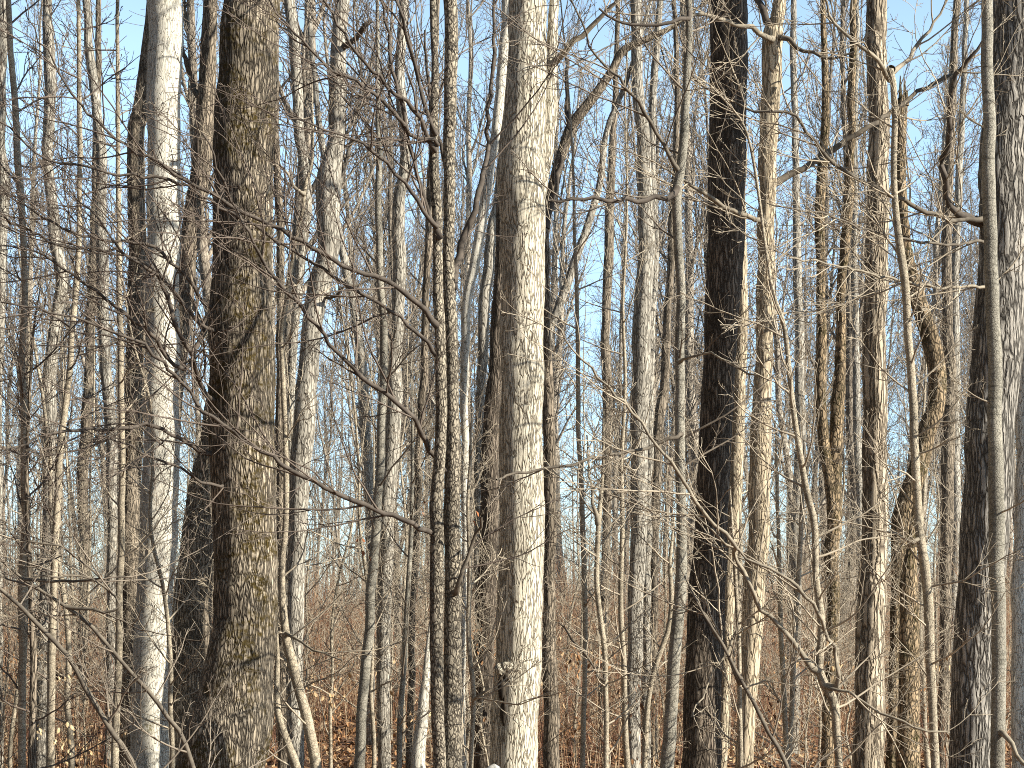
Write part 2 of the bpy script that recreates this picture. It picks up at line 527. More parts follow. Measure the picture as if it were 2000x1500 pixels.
def tree(name, label, d, mat, pts, top=16.0, limbs=(), crown=(9, 6, 6), twigs=0, twmat='twig', twlen=(0.5, 1.3), tip=False,
         limbmat='limb', lump=0.05, furrow=0.0, fs=14.0, crown_t=None, crown_up=0.10, low=None, leaves=None, group=None, cat='tree', stub=False, fork=None):
    """pts: photo pixels x,y,width from top to bottom, at distance d.  limbs: (pixels from the trunk outwards, distance change, twig density)"""
    SEED[0] += 17
    seed = SEED[0]
    rng = np.random.default_rng(seed)
    T = parse(pts)[::-1]
    W3 = np.array([px(x, y, d) for x, y, w in T])
    Rr = T[:, 2] * d / FPX / 2
    wob = (vnoise(W3[:, 2] * 0.35 + seed, 0.0, 0.0, seed) - 0.5) * min(0.3, 3 * Rr.mean() + 0.08)
    W3[:, 1] += wob
    # down to the ground
    gz = float(ground_z(W3[0, 0], d)) - 0.12
    if W3[0, 2] > gz:
        sl_ = (W3[0] - W3[min(2, len(W3) - 1)]) / max(0.2, W3[min(2, len(W3) - 1), 2] - W3[0, 2])
        h = W3[0, 2] - gz
        bot = W3[0] + np.array([np.clip(sl_[0], -.5, .5) * h * 0.6, 0, -h])
        W3 = np.vstack([bot, W3]); Rr = np.concatenate([[Rr[0] * 1.06], Rr])
    # up out of the picture
    ztop = W3[-1, 2]
    if top > ztop + 0.5 and not tip:
        dv = W3[-1] - W3[-2]
        dv = dv / max(abs(dv[2]), 0.2)
        n_ = max(3, int((top - ztop) / 2.0))
        p, r = W3[-1].copy(), Rr[-1]
        dx = np.clip(dv[0], -0.25, 0.25)
        e1, e2 = [], []
        for q in range(1, n_ + 1):
            dx = dx * 0.7 + rng.normal() * 0.03
            p = p + np.array([dx * 2, rng.normal() * 0.08, (top - ztop) / n_])
            e1.append(p.copy()); e2.append(r * (1 - 0.8 * q / n_))
        W3 = np.vstack([W3, e1]); Rr = np.concatenate([Rr, e2])
    elif tip:
        Rr[-1] = min(Rr[-1], 0.004)
    base = np.array([W3[0, 0], W3[0, 1], gz + 0.12])
    root = thing(name, label, cat, base, group)
    D = 2 * Rr.max()
    seg = int(np.clip(D * 110, 8, 56)); step = 0.035 if D > 0.3 and d < 22 else (0.06 if D > 0.16 else 0.12)
    mb = MB()
    P, R = trunk_mesh(mb, W3, Rr, seg, step, lump, furrow, fs, seed, flare=0.35 if D > 0.12 else 0.1)
    if fork:      # a second stem of the same trunk
        for fp in fork:
            F = parse(fp)
            FW = np.array([px(x, y, d) for x, y, w in F]); FR = F[:, 2] * d / FPX / 2
            if F[-1, 1] < 30:
                dv = (FW[-1] - FW[-2]); dv /= max(dv[2], 0.2)
                FW = np.vstack([FW, FW[-1] + dv * 1.5 + [0, 0.1, 0], FW[-1] + dv * 4 + [0, .2, 0]]); FR = np.concatenate([FR, [FR[-1] * .8, FR[-1] * .3]])
            trunk_mesh(mb, FW, FR, max(8, seg // 2), step * 1.5, lump, furrow * 0.8, fs, seed + 4, flare=0)
    if stub:      # ragged broken top
        k = rng.normal(size=(9, 2)) * R[-1] * 0.45
        Q = np.stack([np.column_stack([P[-1, 0] + k[:, 0], P[-1, 1] + k[:, 1], np.full(9, P[-1, 2] - .1)]),
                      np.column_stack([P[-1, 0] + k[:, 0] * 1.1, P[-1, 1] + k[:, 1] * 1.1, P[-1, 2] + rng.uniform(.05, .35, 9)])], 1)
        tubes(mb, Q, np.tile([[R[-1] * .45, R[-1] * .05]], (9, 1)), 5)
    mb.obj('trunk', M[mat], root, base)
    cb = MB()
    # traced limbs
    for lm in limbs:
        s_, dd, dens = lm[0], lm[1], lm[2]
        A = parse(s_)
        n_ = len(A)
        k = int(np.argmin(np.abs(P[:, 2] - px(0, A[0, 1], d)[2])))
        LW = np.array([px(x, y, d + dd * (i + 1) / n_) for i, (x, y, w) in enumerate(A)])
        LR = np.array([w * (d + dd * (i + 1) / n_) / FPX / 2 for i, (x, y, w) in enumerate(A)])
        LW = np.vstack([P[k], LW]); LR = np.concatenate([[LR[0] * 1.1], LR])
        LW[1:, 1] += rng.normal(size=n_) * 0.05
        C = resample(np.column_stack([LW, LR]), step=0.09)
        C[1:-1, :3] += rng.normal(size=(len(C) - 2, 3)) * 0.010
        arc = np.concatenate([[0], np.cumsum(np.linalg.norm(np.diff(C[:, :3], axis=0), axis=1))])
        C[:, 3] *= (1 + 0.7 * np.exp(-arc / 0.12)) * (1 + 0.12 * (vnoise(arc * 5, 3.3, 0.0, seed) - .5))
        lb = MB()
        tubes(lb, C[:, :3], np.maximum(C[:, 3], .003), 8)
        lb.obj('limb', M[lm[3] if len(lm) > 3 else limbmat], root, base)
        if dens > 0:
            L_ = float(np.linalg.norm(np.diff(C[:, :3], axis=0), axis=1).sum())
            C2 = resample(C, n=40)
            nb = max(2, int(L_ * dens))
            q1, r1_ = grow(rng, C2[None, :, :3], C2[None, :, 3], nb, (0.10, 1), (22, 55), (0.7, 2.1), True, 12, 0.025, 0.085, 0.65, 0.0028, 0.0085, taper=0.45)
            q2, r2_ = grow(rng, q1, r1_, 6, (0.15, 1), (25, 55), (0.25, 0.55), False, 8, 0.03, 0.10, 0.75, 0.0026, 0.006)
            q3, r3_ = grow(rng, q2, r2_, 3, (0.2, 1), (25, 55), (0.25, 0.55), False, 5, 0.03, 0.12, 0.85, 0.0022, 0.0045)
            tubes(cb, q1, r1_, 4); tubes(cb, q2, r2_, 3); tubes(cb, q3, r3_, 3)
    # procedural branches along the visible stem
    Pn = resample(np.column_stack([P, R]), n=60)
    P1, R1 = Pn[None, :, :3], Pn[None, :, 3]
    if twigs:
        t0 = 0.12 if low is None else low
        q1, r1_ = grow(rng, P1, R1, twigs, (t0, 0.97), (45, 80), twlen, True, 12, 0.05, 0.09, 0.5, 0.0032, 0.011, 0.5, 0.3)
        q2, r2_ = grow(rng, q1, r1_, 6, (0.2, 1), (25, 55), (0.3, 0.55), False, 8, 0.035, 0.11, 0.75, 0.0028, 0.006)
        q3, r3_ = grow(rng, q2, r2_, 4, (0.2, 1), (25, 55), (0.3, 0.6), False, 5, 0.03, 0.12, 0.85, 0.0024, 0.0045)
        tubes(cb, q1, r1_, 5); tubes(cb, q2, r2_, 3); tubes(cb, q3, r3_, 3)
    # crown above
    if crown:
        H = P[-1, 2] - P[0, 2]
        zt = EYE + HOR / FPX * d + 0.6
        ct = crown_t if crown_t is not None else float(np.clip((zt - P[0, 2]) / H, 0.3, 0.85))
        q1, r1_ = grow(rng, P1, R1, crown[0], (ct, 1), (25, 55), (2.2, 4.2), True, 10, crown_up, 0.08, 0.5, 0.006, 0.06)
        q2, r2_ = grow(rng, q1, r1_, crown[1], (0.25, 1), (25, 55), (0.35, 0.55), False, 7, 0.06, 0.12, 0.6, 0.003, 0.02)
        q3, r3_ = grow(rng, q2, r2_, crown[2], (0.2, 1), (25, 60), (0.35, 0.6), False, 5, 0.04, 0.14, 0.6, 0.002, 0.008)
        tubes(cb, q1, r1_, 6); tubes(cb, q2, r2_, 4); tubes(cb, q3, r3_, 3)
    if cb.n:
        cb.obj('crown', M[twmat], root, base)
    if leaves:      # dead leaves still hanging: centre px, spread px, count, material, size
        lb = MB()
        for (cx, cy, sp, cnt, lmat) in leaves:
            c = np.array([px(cx + rng.normal() * sp, cy + rng.normal() * sp, d - 0.15 + rng.normal() * 0.2) for _ in range(cnt)])
            leaf_quads(lb, c, rng, 0.027, hang=True)
        lb.obj('leaves', M[leaves[0][4]], root, base)
    return root


def leaf_quads(mb, c, rng, size, hang=False, m=0):
    """each leaf: two quads folded along its midrib, pointed"""
    n = len(c)
    a = rng.uniform(0, 2 * math.pi, n)
    u = np.stack([np.cos(a), np.sin(a), rng.normal(size=n) * 0.35], 1)
    if hang:
        u = u * 0.5 + np.array([0, 0, -1.0])
    u /= np.linalg.norm(u, axis=1, keepdims=True)
    w = np.cross(u, rng.normal(size=(n, 3)) * (1.0 if hang else 0.25) + np.array([0, 0, 0 if hang else 1.0]))
    w /= np.linalg.norm(w, axis=1, keepdims=True) + 1e-9
    nn = np.cross(u, w)
    s = size * rng.uniform(0.6, 1.4, n)[:, None]
    p0, p3 = c - u * s, c + u * s
    a1, a2 = c - u * s * .3 + w * s * .5 + nn * s * .28, c + u * s * .45 + w * s * .4 + nn * s * .25
    b1, b2 = c - u * s * .3 - w * s * .5 + nn * s * .28, c + u * s * .45 - w * s * .4 + nn * s * .25
    V = np.stack([p0, a1, a2, p3, b2, b1], 1)
    i = np.arange(n)[:, None] * 6
    F = np.concatenate([i + np.array([[0, 1, 2, 3]]), i + np.array([[0, 3, 4, 5]])], 1)
    if not np.isscalar(m):
        m = np.repeat(m, 2)
    mb.add(V.reshape(-1, 3), F.reshape(-1, 4), m)


exec_trees = []
BT = 'bare_tree'
SP = 'bare_sapling'
# --- the big trunks
tree('oak_tree', 'thickest trunk, rough brown bark blotched with moss, swelling and leaning left at its foot', 17.0, 'oak',
     '493,0,114;484,130,117;476,262,119;472,400,117;470,525,119;470,675,128;470,850,131;477,1025,128;481,1150,131;479,1237,131;469,1325,142;455,1412,162;436,1500,166',
     top=18, lump=0.028, furrow=0.012, fs=14, crown=(12, 7, 6), twmat='twig_red',
     limbs=[('406,615,10;395,647,10;385,668,10;371,710,10;357,720,9;325,700,8;304,661,8;280,640,7;245,615,7;175,560,6;120,520,5;70,490,4;0,480,3', -1.2, 5),
            ('406,780,10;388,735,9;371,690,9;343,630,9;322,580,9;304,535,8;280,517,6;245,500,5;200,440,4;150,390,3;90,300,2', -1.6, 5),
            ('404,885,10;350,857,8;308,832,8;280,826,7;245,836,7;175,840,6;105,847,5;50,865,4;0,880,3', -1.5, 5),
            ('406,600,8;360,540,7;300,482,7;245,470,6;175,463,5;105,437,5;45,402,4;0,371,3', -1.3, 4),
            ('405,640,7;330,560,7;270,505,6;210,487,5;115,477,5;35,437,4;0,420,3', -1.7, 4),
            ('411,948,6;350,913,5;297,895,5;245,867,4;190,850,3', -1.0, 4)], limbmat='limb_dark')
tree('ash_tree', 'broad cream trunk in the centre with tight furrows and a torn scar low down', 17.5, 'ash',
     '1033,-20,76;1032,80,77;1031,175,82;1019,350,96;1021,440,92;1020,525,88;1019,675,88;1019,850,86;1019,1025,90;1017,1150,88;1011,1290,94;1009,1325,94;1002,1500,96',
     top=18, lump=0.045, furrow=0.009, fs=18, crown=(12, 7, 6),
     fork=['1040,400,40;1058,310,40;1070,220,33;1078,120,27;1084,0,22'],
     limbs=[('1085,125,13;1105,104,13;1122,88,12;1145,62,11;1170,38,9;1195,10,7;1222,-22,5;1250,-65,3', -0.5, 3, 'limb_pale')], twmat='twig_pale')
tree('pale_tree', 'pale whitish smooth trunk left of the mossy oak, streaked by a branch shadow low down', 24.15, 'pale',
     '318,-10,68;318,130,68;318,262,64;318,420,66;318,525,68;318,675,68;317,850,71;313,1025,74;305,1150,70;298,1325,72;295,1500,74',
     top=19, lump=0.035, furrow=0.004, fs=20, crown=(10, 7, 6), twmat='twig_red')
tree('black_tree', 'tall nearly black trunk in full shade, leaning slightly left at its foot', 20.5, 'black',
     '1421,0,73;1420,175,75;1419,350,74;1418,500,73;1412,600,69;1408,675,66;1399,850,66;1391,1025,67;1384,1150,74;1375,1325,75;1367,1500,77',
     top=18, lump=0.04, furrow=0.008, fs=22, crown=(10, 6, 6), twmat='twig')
tree(BT, 'straight tan trunk with a dark burl high up and a heavy limb rising right', 18.6, 'tan',
     '1521,0,26;1517,40,34;1513,70,40;1507,175,38;1502,250,36;1500,315,37;1503,360,33;1501,420,35;1500,525,37;1497,570,37;1495,675,34;1490,780,38;1487,850,43;1482,1025,42;1472,1150,45;1464,1325,40;1457,1500,38',
     top=15, lump=0.09, furrow=0.006, fs=18, twmat='twig_pale', crown=(9, 6, 6), twigs=9, low=0.3,
     limbs=[('1503,50,13;1490,22,12;1474,-8,12;1450,-50,9', 0.2, 2, 'limb_dark'),
            ('1498,73,10;1470,58,10;1440,49,9;1398,33,8;1350,33,6;1300,50,4', -0.8, 4, 'limb_pale'),
            ('1532,73,9;1556,92,8;1580,105,7;1610,110,6;1636,112,5;1670,100,3', -0.3, 4, 'limb'),
            ('1512,356,13;1545,340,13;1580,325,12;1615,297,12;1653,273,11;1695,252,10;1740,217,9;1783,189,8;1853,147,8;1895,115,6;1930,60,4', 1.2, 2, 'limb'),
            ('1487,430,10;1462,424,9;1440,416,9;1412,402,8;1387,385,8;1338,357,6;1290,330,4', -0.7, 4, 'limb_pale')])
tree(BT, 'two-tone trunk, black on the left and pale on the right, with shaggy knots', 21.0, 'shag',
     '1714,-10,42;1718,140,40;1722,245,43;1718,330,44;1718,385,46;1713,525,49;1709,675,49;1711,850,50;1712,1025,54;1702,1150,56;1697,1325,57;1694,1500,61',
     top=17, lump=0.08, furrow=0.008, fs=18, twmat='twig', crown=(10, 6, 6), twigs=6, low=0.4)
tree('hickory_tree', 'deeply furrowed grey trunk slanting up to the right edge of the picture', 18.2, 'hickory',
     '1990,-10,98;1978,150,100;1968,262,102;1961,400,100;1958,525,98;1945,675,100;1933,850,98;1924,1025,98;1915,1150,93;1908,1325,90;1902,1500,90',
     top=17, lump=0.04, furrow=0.014, fs=13, twmat='twig_pale', crown=(10, 6, 6),
     limbs=[('1912,432,20;1890,426,18;1867,420,15;1850,385,13;1842,345,12;1842,315,12;1853,262,11;1850,224,10;1860,168,10;1867,140,9;1895,115,7;1920,80,5', -1.0, 4, 'limb_dark'),
            ('1912,430,12;1875,427,10;1832,425,9;1790,406,9;1748,385,8;1695,360,8;1615,308,7;1552,231,6;1475,210,5;1387,168,4;1330,120,3', -1.8, 5, 'limb'),
            ('1905,470,6;1860,480,5;1800,470,5;1700,445,4;1600,420,4;1500,395,3', -2.0, 4, 'limb'),
            ('1900,560,6;1830,555,5;1740,540,5;1640,520,4;1540,505,3', -2.0, 4, 'limb_pale')])
tree('smooth_tree', 'slim smooth grey trunk standing against the furrowed trunk by the right edge', 17.0, 'smooth',
     '1929,-10,22;1931,175,24;1935,385,26;1941,500,26;1947,675,27;1949,850,28;1954,1025,31;1954,1150,29;1953,1325,28;1949,1500,28',
     top=12, lump=0.03, twmat='twig_pale', crown=(9, 6, 6), twigs=10, low=0.2,
     limbs=[('1962,1440,9;1975,1460,9;1990,1480,9;2010,1500,8', -0.3, 0, 'limb_pale')])
tree(BT, 'pale trunk cut by the right edge, showing only low down', 19.2, 'pale',
     '2010,300,18;2004,560,19;1999,800,20;1997,975,23;1993,1150,26;1990,1325,28;1988,1500,30', top=13, twmat='twig', crown=(7, 5, 5))

# torn scar low on the ash
ash = [o for o in bpy.data.objects if o.name == 'ash_tree'][0]
sb = MB()
def blob(c, r, sd):
    uu = np.linspace(0.02, math.pi - .02, 12)[:, None]; ww = np.linspace(0, 2 * math.pi, 16, endpoint=False)[None]
    n_ = 1 + 0.8 * (vnoise(np.sin(uu) * np.cos(ww) * 2 + sd, np.sin(uu) * np.sin(ww) * 2 + 5, np.cos(uu) * 3 + 0 * ww, sd) - .5)
    v_ = np.stack([c[0] + r[0] * np.sin(uu) * np.cos(ww) * n_, c[1] + r[1] * np.sin(uu) * np.sin(ww) * n_, c[2] + r[2] * np.cos(uu) * n_], -1)
    i_ = np.arange(12 * 16).reshape(12, 16); j_ = np.roll(i_, -1, 1)
    sb.add(v_.reshape(-1, 3), np.stack([i_[:-1], i_[1:], j_[1:], j_[:-1]], -1).reshape(-1, 4), 0)
for (bx, by, rx, rz_) in ((981, 1345, .035, .12), (985, 1385, .028, .14), (990, 1320, .05, .05)):
    p_ = np.array(px(bx, by, 17.5)); p_[1] -= 0.165
    blob(p_, (rx, .035, rz_), int(bx))
sb.obj('scar', M['scar'], ash, tuple(ash.location))
sb = MB()
for (bx, by, rx, rz_) in ((976, 1308, .05, .05), (993, 1300, .06, .04), (1012, 1305, .05, .035)):
    p_ = np.array(px(bx, by, 17.5)); p_[1] -= 0.17
    blob(p_, (rx, .05, rz_), int(bx) + 1)
sb.obj('bark_flap', M['ash'], ash, tuple(ash.location))

# --- the twin stems and their long branches
tree(BT, 'left stem of the twin dark speckled stems, just left of the cream trunk', 15.42, 'lichen',
     '846,-10,14;848,140,16;846,245,18;850,350,21;856,525,21;858,640,22;860,745,23;860,850,23;857,955,25;853,1025,27;849,1150,27;853,1325,26;857,1500,26',
     top=11, lump=0.05, furrow=0.003, twmat='twig_red', crown=(9, 6, 6), limbmat='limb_dark',
     limbs=[('842,1036,10;800,1022,10;760,1005,10;700,982,10;630,950,9;560,911,9;490,868,8;406,805,8;350,745,7;315,706,7;245,657,6;175,630,5;87,608,4;0,589,3', -1.6, 5, 'limb_dark'),
            ('848,628,10;807,584,10;772,563,10;737,545,10;682,525,9;595,472,9;525,437,8;455,402,8;402,374,7;350,346,7;304,315,6;245,280,6;192,238,5;140,182,5;105,122,4;70,70,3;52,17,2', -1.6, 5, 'limb_dark'),
            ('850,690,8;800,634,7;735,588,7;660,548,7;595,505,6;525,462,6;455,420,6;402,388,6;350,358,6;300,346,6;245,345,5;175,325,5;122,315,5;80,304,4;35,262,4;0,238,3', -1.2, 3, 'limb_dark'),
            ('853,465,9;835,420,9;818,350,8;800,280,8;790,238,8;769,140,7;758,70,6;744,0,5;735,-60,4', -0.6, 3),
            ('848,294,9;825,238,9;783,189,8;737,147,7;695,105,6;650,28,5;620,-30,4', -0.9, 4),
            ('845,262,9;825,175,8;807,122,8;790,52,7;776,0,6;765,-60,4', -0.4, 3),
            ('848,282,8;804,259,8;755,210,7;702,164,7;650,136,6;600,90,5;545,30,4;500,-40,3', -1.2, 5),
            ('852,445,8;835,420,8;797,367,8;755,322,7;720,290,6;680,270,5;640,255,4;560,225,3', -0.9, 5)])
tree(BT, 'right stem of the twin dark speckled stems, forking right below its middle', 15.66, 'lichen',
     '877,-10,26;879,175,26;879,350,23;880,525,23;883,640,26;884,780,26;884,920,30;883,1025,33;883,1150,34;883,1325,37;884,1500,42',
     top=11, lump=0.05, furrow=0.003, twmat='twig_red', crown=(9, 6, 6), limbmat='limb_dark',
     limbs=[('877,923,11;842,881,11;818,840,10;786,797,10;755,773,9;713,741,9;647,675,8;595,605,8;553,560,7;518,517,7;490,460,6;455,400,5;430,330,4;395,260,3', -1.6, 5, 'limb_dark'),
            ('884,560,15;892,510,15;910,455,14;930,400,12;942,340,10;951,280,9;957,210,8;962,100,7;965,-10,6;970,-80,4', 0.4, 2),
            ('876,345,9;868,310,9;858,275,8;846,227,8;835,150,6;830,60,4', 0.3, 3),
            ('890,1160,10;905,1118,9;925,1060,7;940,1010,5', -0.4, 1, 'limb')],
     leaves=[(700, 1052, 5, 2, 'leaf_red'), (930, 1012, 5, 2, 'leaf_red'), (715, 1085, 7, 2, 'leaf_red')])
tree(BT, 'slender mottled grey trunk with side limbs, between cream trunk and black trunk', 16.0, 'smooth',
     '1346,-10,13;1338,175,15;1330,315,18;1323,385,19;1328,525,18;1329,675,19;1331,850,20;1331,1025,20;1329,1080,22;1326,1185,24;1319,1290,25;1311,1395,25;1303,1500,27',
     top=11, lump=0.06, twmat='twig', crown=(9, 6, 6), twigs=14, low=0.2,
     limbs=[('1318,376,10;1290,384,10;1262,389,10;1230,390,9;1192,392,8;1140,388,7;1070,387,5', -0.6, 3, 'limb_dark'),
            ('1322,853,7;1280,867,6;1210,885,6;1140,902,6;1070,916,5;1000,923,5;970,937,4', -1.2, 3, 'limb'),
            ('1340,40,7;1310,48,7;1270,50,6;1220,40,6;1170,15,4', -0.4, 4, 'limb_dark'),
            ('1322,330,7;1290,270,7;1255,210,7;1215,165,6;1180,120,5;1140,60,4;1115,0,3', -0.6, 4, 'limb'),
            ('1338,700,5;1390,690,4;1450,720,4;1500,740,3', -0.8, 3, 'limb_pale')])

# --- left side
tree(BT, 'dark leaning trunk close behind the left edge of the pale whitish trunk', 29.0, 'brown',
     '297,-10,26;288,105,31;276,210,34;265,262,34;266,400,36;267,525,37;265,675,37;261,850,36;259,1025,36;256,1150,36;250,1325,36;247,1500,36', top=18, lump=0.07, furrow=.006, twmat='twig_red', crown=(10, 7, 6))
tree(BT, 'wide brown trunk leaning right behind the mossy oak, its foot left of the oak', 25.0, 'brown',
     '484,-10,50;480,200,56;470,500,62;445,750,70;418,905,71;402,975,73;383,1150,77;374,1325,79;370,1500,82', top=18, lump=0.05, furrow=.009, fs=14, crown=(9, 6, 6))
tree(BT, 'slanting brown trunk seen in the gap between pale trunk and mossy oak, upper half', 27.5, 'brown',
     '411,-10,28;398,250,40;386,350,37;368,500,37;355,640,37;340,800,37;322,1100,37;316,1490,38', top=17, lump=0.07, furrow=.006, twmat='twig_red', crown=(9, 6, 6),
     limbs=[('386,190,10;372,150,10;360,110,9;352,60,8;340,0,6', 0.3, 3)])
tree(BT, 'thin sunlit trunk with a dark knotty top, second trunk left of the pale one', 33.0, 'grey',
     '168,-10,15;175,105,18;187,210,20;196,315,22;195,420,24;198,525,25;204,675,23;217,850,23;220,1025,20;217,1150,18;215,1400,19', top=18, lump=0.06, furrow=.005, twmat='twig_red', twigs=14, low=0.3, twlen=(0.8, 2.2), crown=(9, 6, 6))
tree(BT, 'reddish brown narrow trunk far left, fading out among the twigs halfway up', 42.0, 'brown',
     '190,200,14;186,400,17;182,500,18;178,605,19;175,710,20;168,815,21;161,920,23;161,1025,22;163,1150,20;160,1350,20', top=20, twmat='twig_red', twigs=14, low=0.3, twlen=(0.8, 2.5), crown=(10, 6, 6))
tree(SP, 'thin straight pale pole just left of the pale trunk\'s dark neighbour', 20.0, 'sapling',
     '228,-10,7;231,300,9;234,500,11;235,675,12;236,850,12;235,1025,14;232,1150,14;230,1325,15;225,1500,16', top=11, lump=0.03, twmat='twig_pale', twigs=22, crown=(6, 5, 5))
tree(BT, 'wavy grey trunk with a dark kink halfway up, third from the left edge', 28.0, 'grey',
     '93,-10,18;98,105,23;98,245,23;94,315,21;103,420,21;112,500,25;119,552,27;110,600,25;101,657,25;94,745,27;95,850,25;94,937,27;93,1025,28;87,1150,25;82,1325,23;80,1500,23',
     top=17, lump=0.08, furrow=.006, twmat='twig_red', twigs=14, low=0.35, twlen=(0.6, 1.8), crown=(9, 6, 6))
tree(SP, 'pale crooked sapling rising left of the leaning pole, stained dark in its middle', 18.0, 'sapling',
     '14,-10,11;21,105,12;28,210,13;32,315,14;42,420,13;46,520,12;47,600,12;42,710,13;45,760,14;50,850,16;50,1025,18;49,1150,21;48,1230,18;44,1325,15;45,1500,15',
     top=11, lump=0.06, twmat='twig_red', twigs=26, crown=(7, 6, 5))
tree(SP, 'dark thin stem hugging the pale crooked sapling near the left edge', 17.6, 'brown',
     '78,560,4;66,640,5;60,760,6;55,900,8;56,1000,9;62,1150,11;65,1325,14;61,1500,16', tip=True, top=0, lump=0.05, twmat='twig_red', twigs=14, crown=None)
tree(SP, 'slim pale leaning pole, swinging right as it rises, near the left edge', 19.0, 'sapling',
     '150,-10,8;152,300,10;150,520,11;140,640,12;131,780,13;121,885,14;116,975,14;108,1080,14;105,1150,14;101,1255,16;98,1325,16;93,1500,18', top=11, lump=0.05, twmat='twig_red', twigs=24, crown=(7, 6, 5),
     leaves=[(75, 1430, 9, 8, 'leaf_pale'), (125, 1450, 12, 16, 'leaf_pale'), (140, 1420, 7, 4, 'leaf_pale'), (118, 1330, 7, 7, 'leaf_pale')])
tree(BT, 'trunk cut off by the left edge of the picture', 31.0, 'grey', '6,-10,22;3,250,19;8,400,20;5,520,18;-3,800,20;-6,1500,24', top=17, twmat='twig_red', twigs=14, low=0.3, twlen=(0.8, 2.2), crown=(9, 6, 6))
tree(SP, 'thin leaning stem crossing the lower left corner down to the pale trunk\'s foot', 14.2, 'limb',
     '-40,1115,6;0,1150,7;35,1180,8;73,1220,9;105,1251,9;140,1290,10;168,1346,11;196,1395,11;224,1440,11;262,1500,12', tip=True, top=0, lump=0.04, twmat='twig', twigs=8, crown=None)
tree(SP, 'long slanting whip reaching from the left edge down in front of the pale trunk', 14.6, 'limb',
     '-60,1060,4;0,1090,5;35,1122,6;70,1146,7;130,1185,7;175,1220,8;217,1269,8;259,1318,8;297,1360,9;332,1412,9;362,1460,10', tip=True, top=0, lump=0.04, twmat='twig', twigs=10, crown=None,
     limbs=[('238,1192,5;196,1143,5;161,1129,4;105,1122,4;60,1129,3', -0.3, 4), ('192,1132,5;154,1097,4;115,1066,4;56,1057,3', -0.3, 4)])
tree(BT, 'dark narrow trunk showing along the right flank of the mossy oak', 27.0, 'brown',
     '536,-10,14;540,280,15;547,450,15;546,605,16;546,850,16;548,1025,17;552,1400,18', top=15, twmat='twig', crown=(7, 6, 5))
tree(SP, 'pale bent sapling right of the oak, its foot kicked out to the right', 18.1, 'sapling',
     '608,150,4;610,300,6;594,360,8;590,405,9;572,500,9;556,605,10;547,660,10;552,745,10;556,850,11;556,1025,12;551,1080,12;551,1150,13;556,1237,17;570,1290,19;595,1395,21;616,1500,22',
     tip=True, top=0, lump=0.04, twmat='twig_pale', twigs=16, crown=None,
     limbs=[('592,378,6;582,368,6;562,340,5;545,320,4', -0.2, 3, 'limb_pale'), ('560,1240,6;590,1255,5;630,1275,4;670,1290,3', -0.4, 3, 'limb_pale')])
tree(SP, 'shorter leaning stem with a curved foot, touching the oak\'s right base', 17.9, 'sapling',
     '541,1200,6;541,1290,9;540,1340,12;544,1395,14;560,1447,16;578,1500,18', tip=True, top=0, lump=0.05, twmat='twig_pale', twigs=3, crown=None)
tree(BT, 'pale brown trunk kinked to the right above its middle, right of the oak', 23.2, 'grey',
     '667,-10,28;660,88,32;656,175,35;654,262,34;646,310,42;638,360,50;640,440,44;638,500,44;622,560,46;603,675,40;591,850,44;583,940,40;578,1025,37;577,1150,35;577,1325,35;580,1500,34',
     top=16, lump=0.07, furrow=.007, fs=16, twmat='twig', crown=(9, 6, 6), twigs=9, low=0.4,
     limbs=[('688,84,10;700,68,11;712,56,10;726,43,7', -0.2, 0, 'limb_dark'),
            ('656,580,6;670,560,5;700,555,4;740,530,3', -0.3, 4)])
tree(BT, 'twisting thin grey trunk left of the kinked trunk, its top darker', 28.5, 'grey',
     '565,-10,22;575,88,24;580,175,22;586,262,20;592,315,21;600,400,18;598,440,17;591,500,17;584,580,17;574,675,17;568,850,16;566,1025,15;563,1200,15;560,1500,15', top=16, lump=0.08, furrow=.005, twmat='twig', crown=(8, 6, 6), twigs=8, low=0.4)
# --- between kinked trunk and twins
tree(BT, 'thin trunk bowing away to the left at its top, between kinked trunk and slim pole', 38.0, 'grey',
     '625,250,12;640,350,13;655,420,14;671,500,15;688,587,15;699,657,16;708,710,17;713,815,19;720,920,18;723,1025,16;722,1400,17', top=17, twmat='twig', crown=(9, 6, 6), twigs=8, low=0.4)
tree(BT, 'slim grey pole with a bent dark foot, left of the twin stems', 19.2, 'smooth',
     '736,-10,7;738,175,9;741,315,12;741,420,13;743,525,14;750,640,15;750,745,15;743,850,16;736,1025,18;732,1080,18;722,1185,19;716,1290,20;706,1412,21;702,1500,22', top=11, lump=0.05, twmat='twig', crown=(7, 6, 5), twigs=16, low=0.25)
tree(BT, 'sinuous pale grey trunk with a splintered wound, between slim pole and twin stems', 26.0, 'grey',
     '789,-10,18;783,105,19;786,210,20;790,315,21;783,385,24;780,440,27;780,525,27;776,640,26;771,710,26;771,780,29;765,885,30;757,1025,29;752,1150,28;748,1325,26;751,1500,26', top=15, lump=0.07, furrow=.004, twmat='twig', crown=(8, 6, 6), twigs=6, low=0.4)
tree(SP, 'thin dark stem with a knobby foot, between sinuous pale trunk and twin stems', 19.0, 'smooth',
     '803,700,4;806,900,6;804,1010,7;800,1100,9;795,1185,10;790,1290,10;781,1395,12;781,1500,11', tip=True, top=0, lump=0.09, twmat='twig', twigs=14, crown=None)
tree(BT, 'narrow brown trunk half hidden left of the twin stems, with russet leaves', 30.0, 'brown',
     '840,400,13;832,600,14;829,700,15;820,850,15;815,975,15;812,1080,15;806,1185,14;800,1500,15', top=15, twmat='twig', crown=(7, 6, 5), twigs=6, leaves=[(826, 985, 5, 4, 'leaf_red'), (816, 1000, 7, 5, 'leaf_a')])
